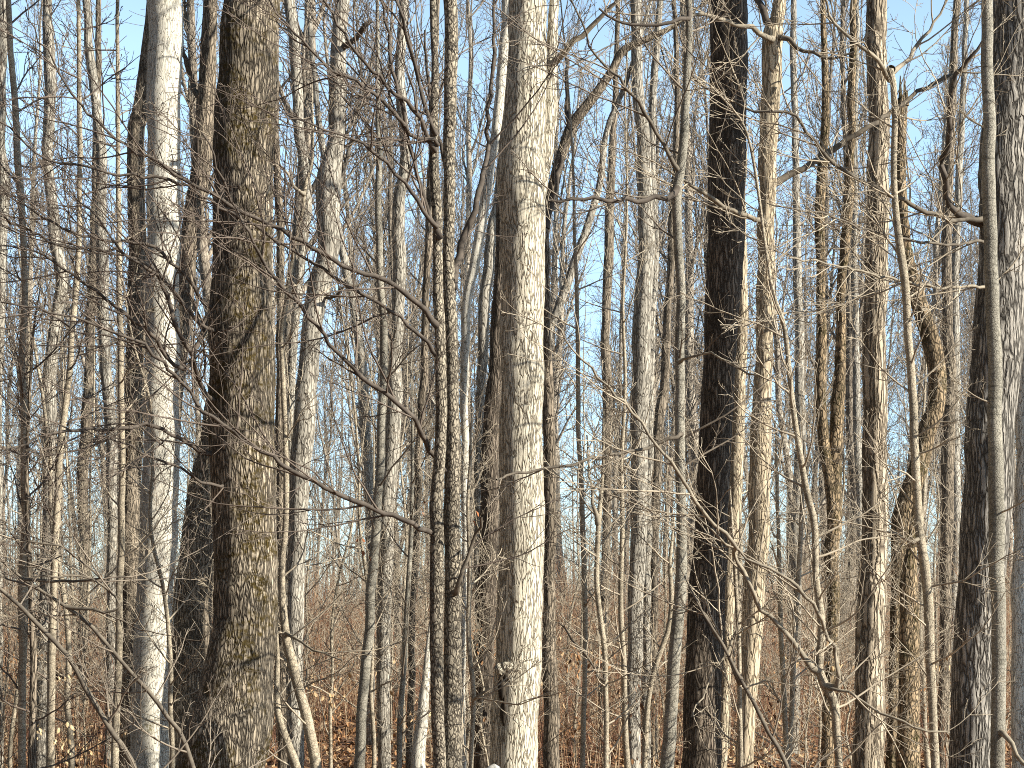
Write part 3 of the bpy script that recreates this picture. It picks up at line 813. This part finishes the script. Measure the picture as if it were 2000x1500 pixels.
tree(SP, 'short pale leaning trunk tapering up behind the foot of the twin stems', 22.5, 'pale',
     '846,1150,3;843,1210,7;838,1255,10;832,1325,17;823,1395,23;817,1500,28', tip=True, top=0, lump=0.05, twmat='twig_pale', twigs=4, crown=None)
# --- between twins and ash
tree(BT, 'pale trunk leaning right into the fork of the cream trunk', 24.0, 'pale',
     '990,-10,18;985,70,19;974,200,21;960,315,21;942,420,21;925,520,21;912,600,19;908,780,16;909,925,15;910,1025,14;905,1200,13;903,1500,13', top=14, lump=0.06, furrow=.004, twmat='twig', crown=(7, 6, 5), twigs=5, low=0.3)
tree(BT, 'grey trunk leaning right, partly hidden behind the cream trunk\'s left side', 28.0, 'grey',
     '985,250,16;972,400,18;963,440,20;954,535,23;946,605,23;941,710,20;936,815,18;935,950,18;934,1500,19', top=16, lump=0.06, furrow=.005, twmat='twig', crown=(8, 6, 6), twigs=5, low=0.3)
tree(BT, 'dark shaded trunk peeking out along the cream trunk\'s left edge', 26.5, 'black',
     '990,200,26;982,450,28;974,620,30;965,760,33;958,850,36;955,990,37;952,1100,37;948,1250,36;942,1500,38', top=17, lump=0.06, furrow=.007, twmat='twig', crown=(8, 6, 6),
     leaves=[(935, 1228, 8, 14, 'leaf_a'), (940, 1260, 10, 14, 'leaf_a'), (930, 1285, 9, 8, 'leaf_a')])
tree(SP, 'thin wavy pale sapling between the twin stems and the cream trunk', 16.8, 'sapling',
     '922,760,4;918,900,6;914,975,7;916,1080,8;916,1150,9;914,1220,9;918,1290,9;924,1360,9;918,1500,9', tip=True, top=0, lump=0.06, twmat='twig_pale', twigs=10, crown=None,
     limbs=[('922,1372,5;940,1355,5;957,1345,4', -0.2, 1, 'limb_pale')])
# --- right of the ash
tree(BT, 'trunk emerging behind the cream trunk\'s right edge with a thick dark limb rising right', 22.9, 'brown',
     '1064,450,12;1066,560,20;1068,660,22;1071,780,24;1076,900,26;1075,960,26;1074,1025,25;1072,1150,24;1074,1290,31;1078,1500,33', top=0, tip=False, lump=0.07, furrow=.006, twmat='twig', crown=None, limbmat='limb_dark',
     fork=['1064,470,13;1072,400,16;1082,350,19;1092,315,21;1103,280,22;1120,240,22;1157,192,20;1196,140,18;1217,98,16;1262,77,14;1315,52,11;1370,10,6'],
     limbs=[('1108,262,9;1106,225,9;1107,180,8;1108,130,7;1104,80,5', 0.2, 3)])
tree(BT, 'thin pale trunk leaning strongly right out from behind the cream trunk', 27.0, 'grey',
     '1255,60,8;1212,190,11;1187,250,12;1168,367,14;1147,437,16;1130,490,17;1112,545,17;1088,605,17;1070,650,17;1045,800,18;1035,1100,19;1032,1500,20', top=14, lump=0.05, furrow=.003, twmat='twig', crown=(7, 6, 5), twigs=5, low=0.4)
tree(BT, 'double-ridged grey trunk with a dark left half, midway between cream and black trunks', 27.0, 'grey',
     '1240,-10,22;1243,105,23;1246,175,25;1257,280,27;1261,350,28;1261,420,31;1260,525,33;1254,605,35;1252,675,38;1252,815,36;1248,920,34;1247,1025,34;1245,1150,33;1241,1260,30;1238,1500,31', top=17, lump=0.09, furrow=.007, fs=16, twmat='twig', crown=(9, 6, 6), twigs=8, low=0.4)
tree(BT, 'slim trunk close to the right flank of the double-ridged trunk', 30.0, 'grey',
     '1290,-10,11;1277,140,14;1272,245,15;1275,350,14;1278,525,15;1270,640,17;1268,745,17;1267,900,16;1264,1100,16;1262,1450,17', top=17, lump=0.06, twmat='twig', crown=(8, 6, 6), twigs=6, low=0.4)
tree(BT, 'knobbly dark trunk bulging to the left, left of the mottled grey trunk', 34.0, 'brown',
     '1322,200,12;1312,420,14;1305,605,16;1298,745,19;1291,790,23;1285,850,21;1285,920,18;1278,1025,19;1278,1150,18;1275,1480,18', top=18, lump=0.12, furrow=.005, twmat='twig', crown=(8, 6, 6), twigs=6, low=0.3)
tree(BT, 'dark straight trunk standing alone right of the leaning pale trunk', 36.0, 'brown',
     '1207,-10,9;1201,200,12;1192,385,17;1188,500,19;1182,640,17;1184,710,19;1185,850,19;1184,1025,17;1180,1150,16;1176,1450,17', top=19, lump=0.07, twmat='twig', crown=(9, 6, 6), twigs=8, low=0.3)
tree(SP, 'straight thin sunlit pole, first right of the cream trunk', 21.0, 'sapling',
     '1118,300,5;1124,500,7;1128,675,9;1130,850,9;1136,975,10;1140,1150,10;1142,1325,10;1138,1500,10', top=9.5, lump=0.04, twmat='twig_pale', twigs=18, crown=None)
tree(SP, 'forked pale sapling with an elbow low down, second right of the cream trunk', 19.0, 'sapling',
     '1180,800,3;1178,920,6;1171,1000,9;1168,1030,10;1165,1132,10;1172,1200,10;1182,1272,10;1184,1380,10;1184,1500,10', tip=True, top=0, lump=0.04, twmat='twig_pale', twigs=14, crown=None,
     limbs=[('1168,1018,7;1158,985,6;1150,920,5;1146,850,3', 0.1, 4, 'limb_pale'), ('1176,1330,5;1150,1290,5;1120,1250,4;1090,1215,3', -0.2, 4, 'limb')])
tree(SP, 'pale zigzag sapling bending left at its foot, beside the mottled grey trunk', 20.0, 'sapling',
     '1318,1000,4;1312,1060,6;1308,1100,8;1310,1170,9;1306,1225,10;1290,1270,10;1273,1325,10;1263,1412,11;1259,1500,12', tip=True, top=0, lump=0.04, twmat='twig_pale', twigs=12, crown=None,
     leaves=[(1200, 1210, 4, 3, 'leaf_pale')])
# --- right
tree(BT, 'reddish sunlit trunk hugging the black trunk\'s right edge', 22.5, 'tan',
     '1446,-10,18;1447,250,19;1447,500,21;1445,675,24;1441,815,27;1432,1025,27;1424,1150,26;1416,1325,22;1408,1500,22', top=15, lump=0.07, furrow=.006, twmat='twig', crown=(8, 6, 6))
tree(SP, 'thin pale stem in front of the black trunk\'s right edge, forking upward', 15.4, 'sapling',
     '1424,950,4;1428,1030,6;1431,1080,8;1436,1150,8;1440,1220,9;1443,1325,9;1446,1500,10', tip=True, top=0, lump=0.04, twmat='twig_pale', twigs=10, crown=None,
     limbs=[('1442,1330,8;1415,1265,7;1391,1227,6;1366,1185,4;1345,1150,3', -0.5, 3, 'limb'), ('1440,1245,5;1400,1300,4;1380,1350,3;1350,1400,3', -0.4, 4, 'limb_pale')])
tree(SP, 'pale sinuous sapling with long branches sweeping up left across the black trunk', 15.2, 'sapling',
     '1384,164,3;1412,192,4;1454,245,5;1475,330,6;1490,450,6;1505,560,7;1517,600,8;1531,640,9;1541,745,10;1548,815,11;1559,885,12;1573,965,13;1588,1020,14;1592,1080,13;1592,1132,13;1602,1200,15;1603,1255,16;1598,1307,17;1612,1345,18;1625,1365,18;1630,1412,17;1637,1500,15',
     tip=True, top=0, lump=0.04, twmat='twig_pale', twigs=26, crown=None, limbmat='limb_pale',
     limbs=[('1590,1310,11;1565,1275,10;1545,1251,10;1524,1230,9;1489,1192,9;1468,1157,8;1454,1111,8;1436,1083,8;1431,1062,8;1384,1010,7;1342,948,7;1300,892,6;1238,808,6;1192,762,5;1140,700,4;1077,630,3', -1.2, 3),
            ('1632,1340,9;1633,1300,8;1632,1272,8;1615,1237,7;1597,1202,7;1562,1157,7;1527,1129,6;1496,1108,6;1443,1076,5;1400,1040,4;1340,990,3', -0.8, 3),
            ('1606,1340,5;1650,1350,5;1690,1375,5;1730,1395,5;1800,1425,4;1860,1430,3', -0.5, 3)])
tree(SP, 'thin leaning dark whip crossing the feet of the pale trunks, lower right', 14.8, 'limb',
     '1330,1110,3;1366,1185,4;1391,1227,5;1415,1265,6;1443,1321,7;1475,1377,8;1496,1423,8;1538,1500,9', tip=True, top=0, lump=0.03, twmat='twig', twigs=6, crown=None)
tree(SP, 'thin pale pole, left one of the pair in the gap right of the burled trunk', 19.0, 'sapling',
     '1515,820,4;1518,900,6;1520,990,7;1524,1150,9;1528,1290,10;1538,1500,10', tip=True, top=0, lump=0.04, twmat='twig_pale', twigs=12, crown=None)
tree(SP, 'thin pale pole, right one of the pair in the gap right of the burled trunk', 20.0, 'sapling',
     '1570,850,4;1567,950,7;1562,1062,9;1555,1185,10;1550,1290,10;1541,1500,9', tip=True, top=0, lump=0.04, twmat='twig_pale', twigs=12, crown=None)
tree(BT, 'dark grey trunk rising just right of the sweeping sapling\'s upper stem', 35.0, 'grey',
     '1548,-10,11;1552,150,13;1555,300,14;1558,535,17;1560,640,17;1560,745,19;1563,850,20;1555,1000,24;1553,1045,25;1555,1150,20;1550,1450,19', top=18, lump=0.09, furrow=.004, twmat='twig', crown=(9, 6, 6), twigs=8, low=0.3)
tree(BT, 'forked dark mossy trunk, splitting in two above a twiggy knot, left of the two-tone trunk', 27.0, 'mossy',
     '1670,-10,13;1667,140,15;1662,300,18;1660,385,21;1653,490,21;1646,560,20;1646,640,20;1640,745,25;1636,797,30;1634,850,29;1631,920,30;1628,960,30;1630,1025,32;1624,1097,31;1628,1185,27;1626,1255,24;1618,1400,24;1615,1500,25',
     top=16, lump=0.12, furrow=.008, twmat='twig', crown=(8, 6, 6), twigs=10, low=0.25,
     fork=['1626,1000,24;1618,930,24;1608,850,23;1603,745,23;1606,640,21;1603,535,19;1602,420,20;1606,315,19;1612,175,15;1607,0,11'])
tree(BT, 'thin grey trunk just left of the two-tone trunk', 39.0, 'grey', '1668,300,11;1671,500,13;1673,640,14;1676,850,16;1680,1025,16;1678,1450,17', top=19, twmat='twig', crown=(9, 6, 6), twigs=8, low=0.3)
tree(SP, 'slim cream pole with a Y fork on top, right of the two-tone trunk', 17.0, 'sapling',
     '1737,140,11;1742,175,12;1743,350,12;1747,420,13;1754,500,16;1765,587,16;1771,675,16;1778,780,17;1783,885,17;1791,1027,18;1804,1115,19;1813,1220,19;1816,1290,18;1820,1395,17;1824,1500,17',
     top=0, lump=0.04, twmat='twig_pale', twigs=24, low=0.2, crown=None, limbmat='limb_pale',
     limbs=[('1737,150,9;1720,130,8;1685,101,7;1650,70,6;1622,14,5;1605,-40,3', -0.5, 4), ('1738,148,10;1765,122,8;1797,84,7;1830,40,5;1855,-10,4', 0.4, 4),
            ('1770,1060,6;1745,1035,5;1740,1050,4', -0.2, 1)])
tree(BT, 'crooked shaggy trunk with an elbow bulging right, between cream pole and right edge trunks', 26.0, 'mossy',
     '1765,190,22;1760,300,23;1763,400,23;1770,490,24;1786,552,27;1800,605,34;1821,675,37;1830,745,36;1825,800,37;1808,850,39;1790,920,39;1770,975,40;1757,1025,40;1752,1100,30;1748,1200,24;1745,1325,22;1742,1500,22',
     top=0, lump=0.1, furrow=.009, twmat='twig', crown=None, stub=True, twigs=6, low=0.3)
tree(BT, 'mossy rust-brown snag with a pointed top, just left of the cream pole\'s foot', 24.5, 'mossy',
     '1792,960,4;1789,1010,11;1786,1060,20;1784,1105,30;1781,1150,38;1780,1240,40;1780,1325,41;1774,1500,46', tip=True, top=0, lump=0.09, furrow=.009, twmat='twig', crown=None)
tree(BT, 'dark straight trunk behind the elbowed trunk, left one of two', 31.0, 'brown',
     '1865,-10,12;1856,200,17;1850,400,20;1847,525,21;1852,640,23;1855,760,25;1850,900,26;1846,1025,26;1846,1150,24;1840,1500,24', top=17, lump=0.07, furrow=.006, twmat='twig', crown=(8, 6, 6), twigs=6, low=0.4)
tree(BT, 'grey straight trunk behind the elbowed trunk, right one of two', 36.0, 'grey',
     '1888,-10,9;1882,200,12;1875,380,14;1867,525,16;1868,640,17;1870,850,17;1868,1025,19;1863,1200,20;1856,1400,21', top=18, lump=0.06, twmat='twig', crown=(8, 6, 6), twigs=6, low=0.4)

# woods that close in behind and beside the camera, leaving the sunny side open
def ring(seed, n):
    rng = np.random.default_rng(seed)
    xs, ys = [], []
    while len(xs) < n:
        r, a = math.sqrt(rng.uniform(9 ** 2, 55 ** 2)), rng.uniform(-math.pi, math.pi)
        x, y = r * math.sin(a), r * math.cos(a)
        if y > 4 and abs(x) < 0.268 * y * 1.2 + 1.0:
            continue
        if abs(a) > math.pi - rad(1):
            continue
        if -98 < math.degrees(a) - 114 < 40:
            continue
        xs.append(x); ys.append(y)
    x, y = np.array(xs), np.array(ys)
    tt = np.linspace(0, 1, 8)
    H = rng.uniform(16, 26, n)
    P = np.stack([x[:, None] + np.cumsum(rng.normal(size=(n, 8)) * .12, 1), y[:, None] + np.cumsum(rng.normal(size=(n, 8)) * .12, 1), ground_z(x, y)[:, None] - .2 + H[:, None] * tt], -1)
    R = rng.uniform(.09, .28, n)[:, None] * (1 - .8 * tt)
    q1, r1_ = grow(rng, P, R, 18, (0.15, 1), (22, 60), (2.5, 5), True, 7, 0.1, 0.1, 0.6, 0.03, 0.10)
    q2, r2_ = grow(rng, q1, r1_, 9, (0.2, 1), (20, 55), (0.35, 0.6), False, 5, 0.06, 0.14, 0.7, 0.022, 0.05)
    mb = MB()
    # unseen trunk added beyond the right edge to keep the black tree in shade
    cz = np.linspace(-1.2, 16, 12)
    tubes(mb, np.column_stack([5.9 - .012 * (cz + 1), 18.87 + 0 * cz, cz]), .27 - .009 * cz, 12, 0)
    tubes(mb, P, R, 8, 0); tubes(mb, q1, r1_, 4, 1); tubes(mb, q2, r2_, 3, 1)
    tag(mb.obj('surrounding_woods', [M['far'], M['twig']]), 'bare woods closing in on both sides of the view', 'woods', kind='stuff')


ring(50, 420)

# a pale rounded stone top in front of the ash
sx, sy, sz = px(965, 1497, 16.6)
mb = MB()
u = np.linspace(0, math.pi, 14)[:, None]; w_ = np.linspace(0, 2 * math.pi, 24, endpoint=False)[None]
nzv = 1 + 0.25 * (vnoise(np.sin(u) * np.cos(w_) * 2 + 5, np.sin(u) * np.sin(w_) * 2 + 5, np.cos(u) * 2 + np.zeros_like(w_), 3) - 0.5)
hz = (sz + 0.012 - float(ground_z(sx, 16.6)))
V = np.stack([np.sin(u) * np.cos(w_) * 0.19 * nzv, np.sin(u) * np.sin(w_) * 0.16 * nzv, np.cos(u) * hz * nzv ** .2 + np.zeros_like(w_)], -1)
ii = np.arange(14 * 24).reshape(14, 24); jj = np.roll(ii, -1, 1)
mb.add(V.reshape(-1, 3), np.stack([ii[:-1], ii[1:], jj[1:], jj[:-1]], -1).reshape(-1, 4))
st = mb.obj('stone', M['stone'])
st.location = (sx, 16.6, float(ground_z(sx, 16.6)))
tag(st, 'pale rounded stone top at the bottom edge, in front of the cream trunk', 'stone')

# ------------------------------------------------------------------ repeated trees
MARKS = [(0, 'the left edge and the pale whitish trunk'), (330, 'the pale whitish trunk and the mossy oak'), (480, 'the mossy oak and the twin dark stems'),
         (870, 'the twin dark stems and the cream trunk'), (1020, 'the cream trunk and the mottled grey trunk'), (1330, 'the mottled grey trunk and the burled tan trunk'),
         (1490, 'the burled tan trunk and the two-tone trunk'), (1711, 'the two-tone trunk and the furrowed trunk'), (1930, 'the furrowed trunk and the right edge')]


def gap(x, d):
    q = 1000 + x / d * FPX
    k = [m for m in MARKS if m[0] <= q]
    return (k[-1] if k else MARKS[0])[1]


def forest_proto(seed, H, r, lean, spread, low):
    rng = np.random.default_rng(seed)
    z = np.linspace(0, H, 14)
    xx = np.cumsum(np.convolve(rng.normal(size=16), [.5, 1, .5], 'valid') * 0.075) + lean * z / H
    yy = np.cumsum(rng.normal(size=14) * 0.09)
    P = np.column_stack([xx - xx[0], yy - yy[0], z - 0.15]); R = r * (1 - 0.85 * (z / H) ** 1.2)
    mb = MB()
    P, R = trunk_mesh(mb, P, R, 12, 0.4, 0.08, 0, 10, seed, 0.25)
    C = resample(np.column_stack([P, R]), n=50)
    P1, R1 = C[None, :, :3], C[None, :, 3]
    q1, r1_ = grow(rng, P1, R1, 17, (low * 0.8, 0.97), (16, 50), (3.0, 6.5), True, 12, spread, 0.09, 0.55, 0.008, 0.09, taper=0.5)
    tubes(mb, q1[:8], r1_[:8], 6)
    me = mb.mesh('trunk', M['far'])
    cb = MB()
    qs, rs = grow(rng, P1, R1, 26, (0.10, low + 0.25), (45, 80), (0.8, 2.8), True, 8, 0.05, 0.12, 0.3, 0.003, 0.016)
    q2, r2_ = grow(rng, q1, r1_, 10, (0.15, 1), (20, 55), (0.3, 0.55), False, 7, 0.08, 0.12, 0.65, 0.007, 0.03)
    q3, r3_ = grow(rng, q2, r2_, 8, (0.15, 1), (22, 60), (0.35, 0.65), False, 5, 0.05, 0.15, 0.7, 0.0055, 0.013)
    q4, r4_ = grow(rng, qs, rs, 7, (0.2, 1), (22, 55), (0.3, 0.55), False, 5, 0.05, 0.12, 0.65, 0.003, 0.010)
    tubes(cb, q1[8:], r1_[8:], 5); tubes(cb, q2, r2_, 4); tubes(cb, q3, r3_, 3); tubes(cb, qs, rs, 4); tubes(cb, q4, r4_, 3)
    return me, cb.mesh('crown', M['twig'])


def proto_obj(name, label, cat, tm, cm, loc, group):
    o = thing(name, label, cat, loc, group)
    for nm, me in (('trunk', tm), ('crown', cm)):
        c = bpy.data.objects.new(nm, me)
        COL.objects.link(c)
        c.parent = o
    return o


rng = np.random.default_rng(4)
specs = [(11, 24, .14, 1.0, .16, .42), (12, 27, .17, -1.2, .14, .38), (13, 22, .10, .6, .18, .35), (14, 25, .15, -.6, .12, .45), (15, 20, .08, 1.5, .2, .3),
         (16, 28, .20, .4, .15, .40), (17, 23, .12, -1.6, .17, .33), (18, 18, .07, .8, .22, .25), (19, 26, .16, 1.4, .13, .36), (20, 21, .09, -.9, .2, .28)]
protos = [forest_proto(*s) for s in specs]
spots = []
tries = 0
while len(spots) < 124 and tries < 20000:
    tries += 1
    d = math.sqrt(rng.uniform(37 ** 2, 128 ** 2))
    x = rng.uniform(-1, 1) * 0.268 * d * 1.06
    if all((x - a) ** 2 + (d - b) ** 2 > 1.5 ** 2 for a, b in spots):
        spots.append((x, d))
roots = {}
for x, d in spots:
    k = int(rng.integers(len(protos)))
    zone = 'middle distance' if d < 66 else 'far distance'
    g = gap(x, d)
    label = ('mid-distance bare tree between ' if d < 66 else 'far-off bare tree between ') + g
    group = ('middle distance trees between ' if d < 66 else 'far trees between ') + g
    loc = (x, d, float(ground_z(x, d)))
    rz, s1, s2 = rng.uniform(0, 6.28), rng.uniform(0.8, 1.25), rng.uniform(0.85, 1.12)
    if k not in roots:
        roots[k] = proto_obj('forest_tree', label, 'tree', protos[k][0], protos[k][1], loc, group)
        roots[k].rotation_euler = (0, 0, rz); roots[k].scale = (s1, s1, s2)
    else:
        dup(roots[k], loc, rz, (s1, s2), label, group)


# understory saplings
def sapling_proto(seed, H, r, lean):
    rng = np.random.default_rng(seed)
    z = np.linspace(0, H, 12)
    xx = np.cumsum(rng.normal(size=12) * 0.05) + lean * (z / H) ** 1.5
    P = np.column_stack([xx - xx[0], np.cumsum(rng.normal(size=12) * 0.05), z - 0.05]); R = r * (1 - 0.88 * z / H)
    mb = MB()
    P, R = trunk_mesh(mb, P, R, 8, 0.2, 0.05, 0, 10, seed, 0.1)
    C = resample(np.column_stack([P, R]), n=40)
    cb = MB()
    q1, r1_ = grow(rng, C[None, :, :3], C[None, :, 3], 30, (0.12, 1), (40, 75), (0.8, 2.2), True, 10, 0.05, 0.11, 0.5, 0.0025, 0.012, 0.4)
    q2, r2_ = grow(rng, q1, r1_, 7, (0.15, 1), (25, 55), (0.3, 0.55), False, 7, 0.03, 0.14, 0.6, 0.002, 0.006)
    q3, r3_ = grow(rng, q2, r2_, 4, (0.2, 1), (25, 55), (0.3, 0.6), False, 4, 0.03, 0.14, 0.7, 0.0018, 0.004)
    tubes(cb, q1, r1_, 4); tubes(cb, q2, r2_, 3); tubes(cb, q3, r3_, 3)
    return mb.mesh('trunk', M['sapling']), cb.mesh('crown', M['twig_pale'])


sprotos = [sapling_proto(s, h, r, l) for s, h, r, l in ((31, 5.5, .024, .5), (32, 7.5, .034, -.6), (33, 4.2, .018, .9), (34, 9.0, .04, .3), (35, 6.5, .03, -1.0), (36, 3.4, .015, .2))]
rng = np.random.default_rng(8)
sroots = {}
sspots = []
tries = 0
while len(sspots) < 95 and tries < 9000:
    tries += 1
    d = math.sqrt(rng.uniform(21 ** 2, 46 ** 2))
    x = rng.uniform(-1, 1) * 0.268 * d * 1.04
    if all((x - a) ** 2 + (d - b) ** 2 > 1.0 for a, b in sspots):
        sspots.append((x, d))
for x, d in sspots:
    k = int(rng.integers(len(sprotos)))
    g = gap(x, d)
    label, group = 'young understory sapling between ' + g, 'understory saplings between ' + g
    loc = (x, d, float(ground_z(x, d)))
    rz, s1, s2 = rng.uniform(0, 6.28), rng.uniform(0.8, 1.3), rng.uniform(0.8, 1.25)
    if k not in sroots:
        sroots[k] = proto_obj('young_sapling', label, 'sapling', sprotos[k][0], sprotos[k][1], loc, group)
        sroots[k].rotation_euler = (0, 0, rz); sroots[k].scale = (s1, s1, s2)
    else:
        dup(sroots[k], loc, rz, (s1, s2), label, group)

# ------------------------------------------------------------------ far woods as one mass
rng = np.random.default_rng(77)
mb = MB()
n = 240
d = np.sqrt(rng.uniform(118 ** 2, 200 ** 2, n)); x = rng.uniform(-1, 1, n) * 0.268 * d * 1.1
z = ground_z(x, d)
H = rng.uniform(18, 27, n)
tt = np.linspace(0, 1, 8)
P = np.stack([x[:, None] + np.cumsum(rng.normal(size=(n, 8)) * .15, 1), np.repeat(d[:, None], 8, 1), z[:, None] - .2 + H[:, None] * tt], -1)
R = rng.uniform(.035, .10, n)[:, None] * (1 - .8 * tt)
q1, r1_ = grow(rng, P, R, 14, (0.06, 1), (25, 60), (2.0, 4.5), True, 7, 0.14, 0.1, 0.55, 0.01, 0.08)
q2, r2_ = grow(rng, q1, r1_, 6, (0.2, 1), (20, 50), (0.3, 0.55), False, 5, 0.08, 0.12, 0.6, 0.007, 0.03)
tubes(mb, P, R, 7, 0); tubes(mb, q1, r1_, 4, 1); tubes(mb, q2, r2_, 3, 1)
tag(mb.obj('far_woods', [M['far'], M['twig']]), 'grey haze of distant bare woods behind all the trees', 'woods', kind='stuff')

# ------------------------------------------------------------------ undergrowth
rng = np.random.default_rng(5)
mb = MB()
def stems(n, d0, d1, h0, h1, r0, r1, sides_n):
    d = np.sqrt(rng.uniform(d0 ** 2, d1 ** 2, n)); x = rng.uniform(-1, 1, n) * 0.268 * d * 1.08
    cl = vnoise(x * .35, d * .25, 0.0, 4)
    keep = cl > rng.uniform(0.15, 0.7, n)
    d, x = d[keep], x[keep]
    n = len(d)
    h = rng.uniform(h0, h1, n) * (0.35 + 1.1 * vnoise(x * .45, d * .2, 9.0, 6)) * np.where(rng.random(n) < .08, 1.5, 1.0)
    z = ground_z(x, d)
    k = 6
    t_ = np.linspace(0, 1, k)
    lx, ly = rng.normal(size=n) * .28, rng.normal(size=n) * .28
    P = np.stack([x[:, None] + lx[:, None] * (t_ ** 1.5) * h[:, None] * .6 + np.cumsum(rng.normal(size=(n, k)) * .03, 1),
                  d[:, None] + ly[:, None] * t_ * h[:, None] * .5, z[:, None] - .03 + h[:, None] * t_ * (1 - .1 * np.abs(lx[:, None]) * t_)], -1)
    R = rng.uniform(r0, r1, n)[:, None] * (1 - .7 * t_)
    m = rng.choice(3, n, p=[.38, .40, .22])
    tubes(mb, P, R, 4, m)
    q, r = grow(rng, P, R, sides_n, (0.2, 1), (25, 65), (0.25, 0.5), False, 5, 0.05, 0.15, 0.7, 0.002, 0.01)
    tubes(mb, q, r, 3, np.repeat(m, sides_n))
stems(4200, 30, 48, 0.7, 2.6, .003, .010, 7)
stems(17000, 46, 100, 1.5, 3.6, .004, .014, 6)
stems(5000, 85, 130, 2.0, 3.8, .008, .02, 6)
tag(mb.obj('undergrowth', [M['brush_a'], M['brush_b'], M['brush_c']]), 'reddish brown thicket of thin bare stems covering the ground', 'undergrowth', kind='stuff')

# ------------------------------------------------------------------ fallen leaves
mb = MB()
n = 60000
d = np.sqrt(rng.uniform(20 ** 2, 75 ** 2, n)); x = rng.uniform(-1, 1, n) * 0.268 * d * 1.06
leaf_quads(mb, np.stack([x, d, ground_z(x, d) + rng.uniform(.01, .07, n)], 1), rng, 0.062, m=rng.choice(3, n, p=[.5, .24, .26]))
tag(mb.obj('leaf_litter', [M['leaf_a'], M['leaf_b'], M['leaf_c']], smooth=False), 'dry brown leaves strewn over the forest floor', 'fallen leaves', kind='stuff')

# withered leaves still clinging to the low stems
rng = np.random.default_rng(21)
mb = MB()
n = 420
d = np.sqrt(rng.uniform(24 ** 2, 62 ** 2, n)); x = rng.uniform(-1, 1, n) * 0.268 * d * 1.06
h = rng.uniform(0.15, 1.9, n)
k = rng.integers(8, 45, n)
c = np.repeat(np.stack([x, d, ground_z(x, d) + h], 1), k, 0)
c = c + rng.normal(size=c.shape) * np.array([.20, .20, .16])
leaf_quads(mb, c, rng, 0.036, hang=True, m=np.repeat(rng.choice(3, n, p=[.55, .25, .2]), k))
tag(mb.obj('withered_leaves', [M['leaf_a'], M['leaf_b'], M['leaf_c']], smooth=False), 'withered brown leaves clinging to the thicket of low stems', 'withered leaves', kind='stuff')
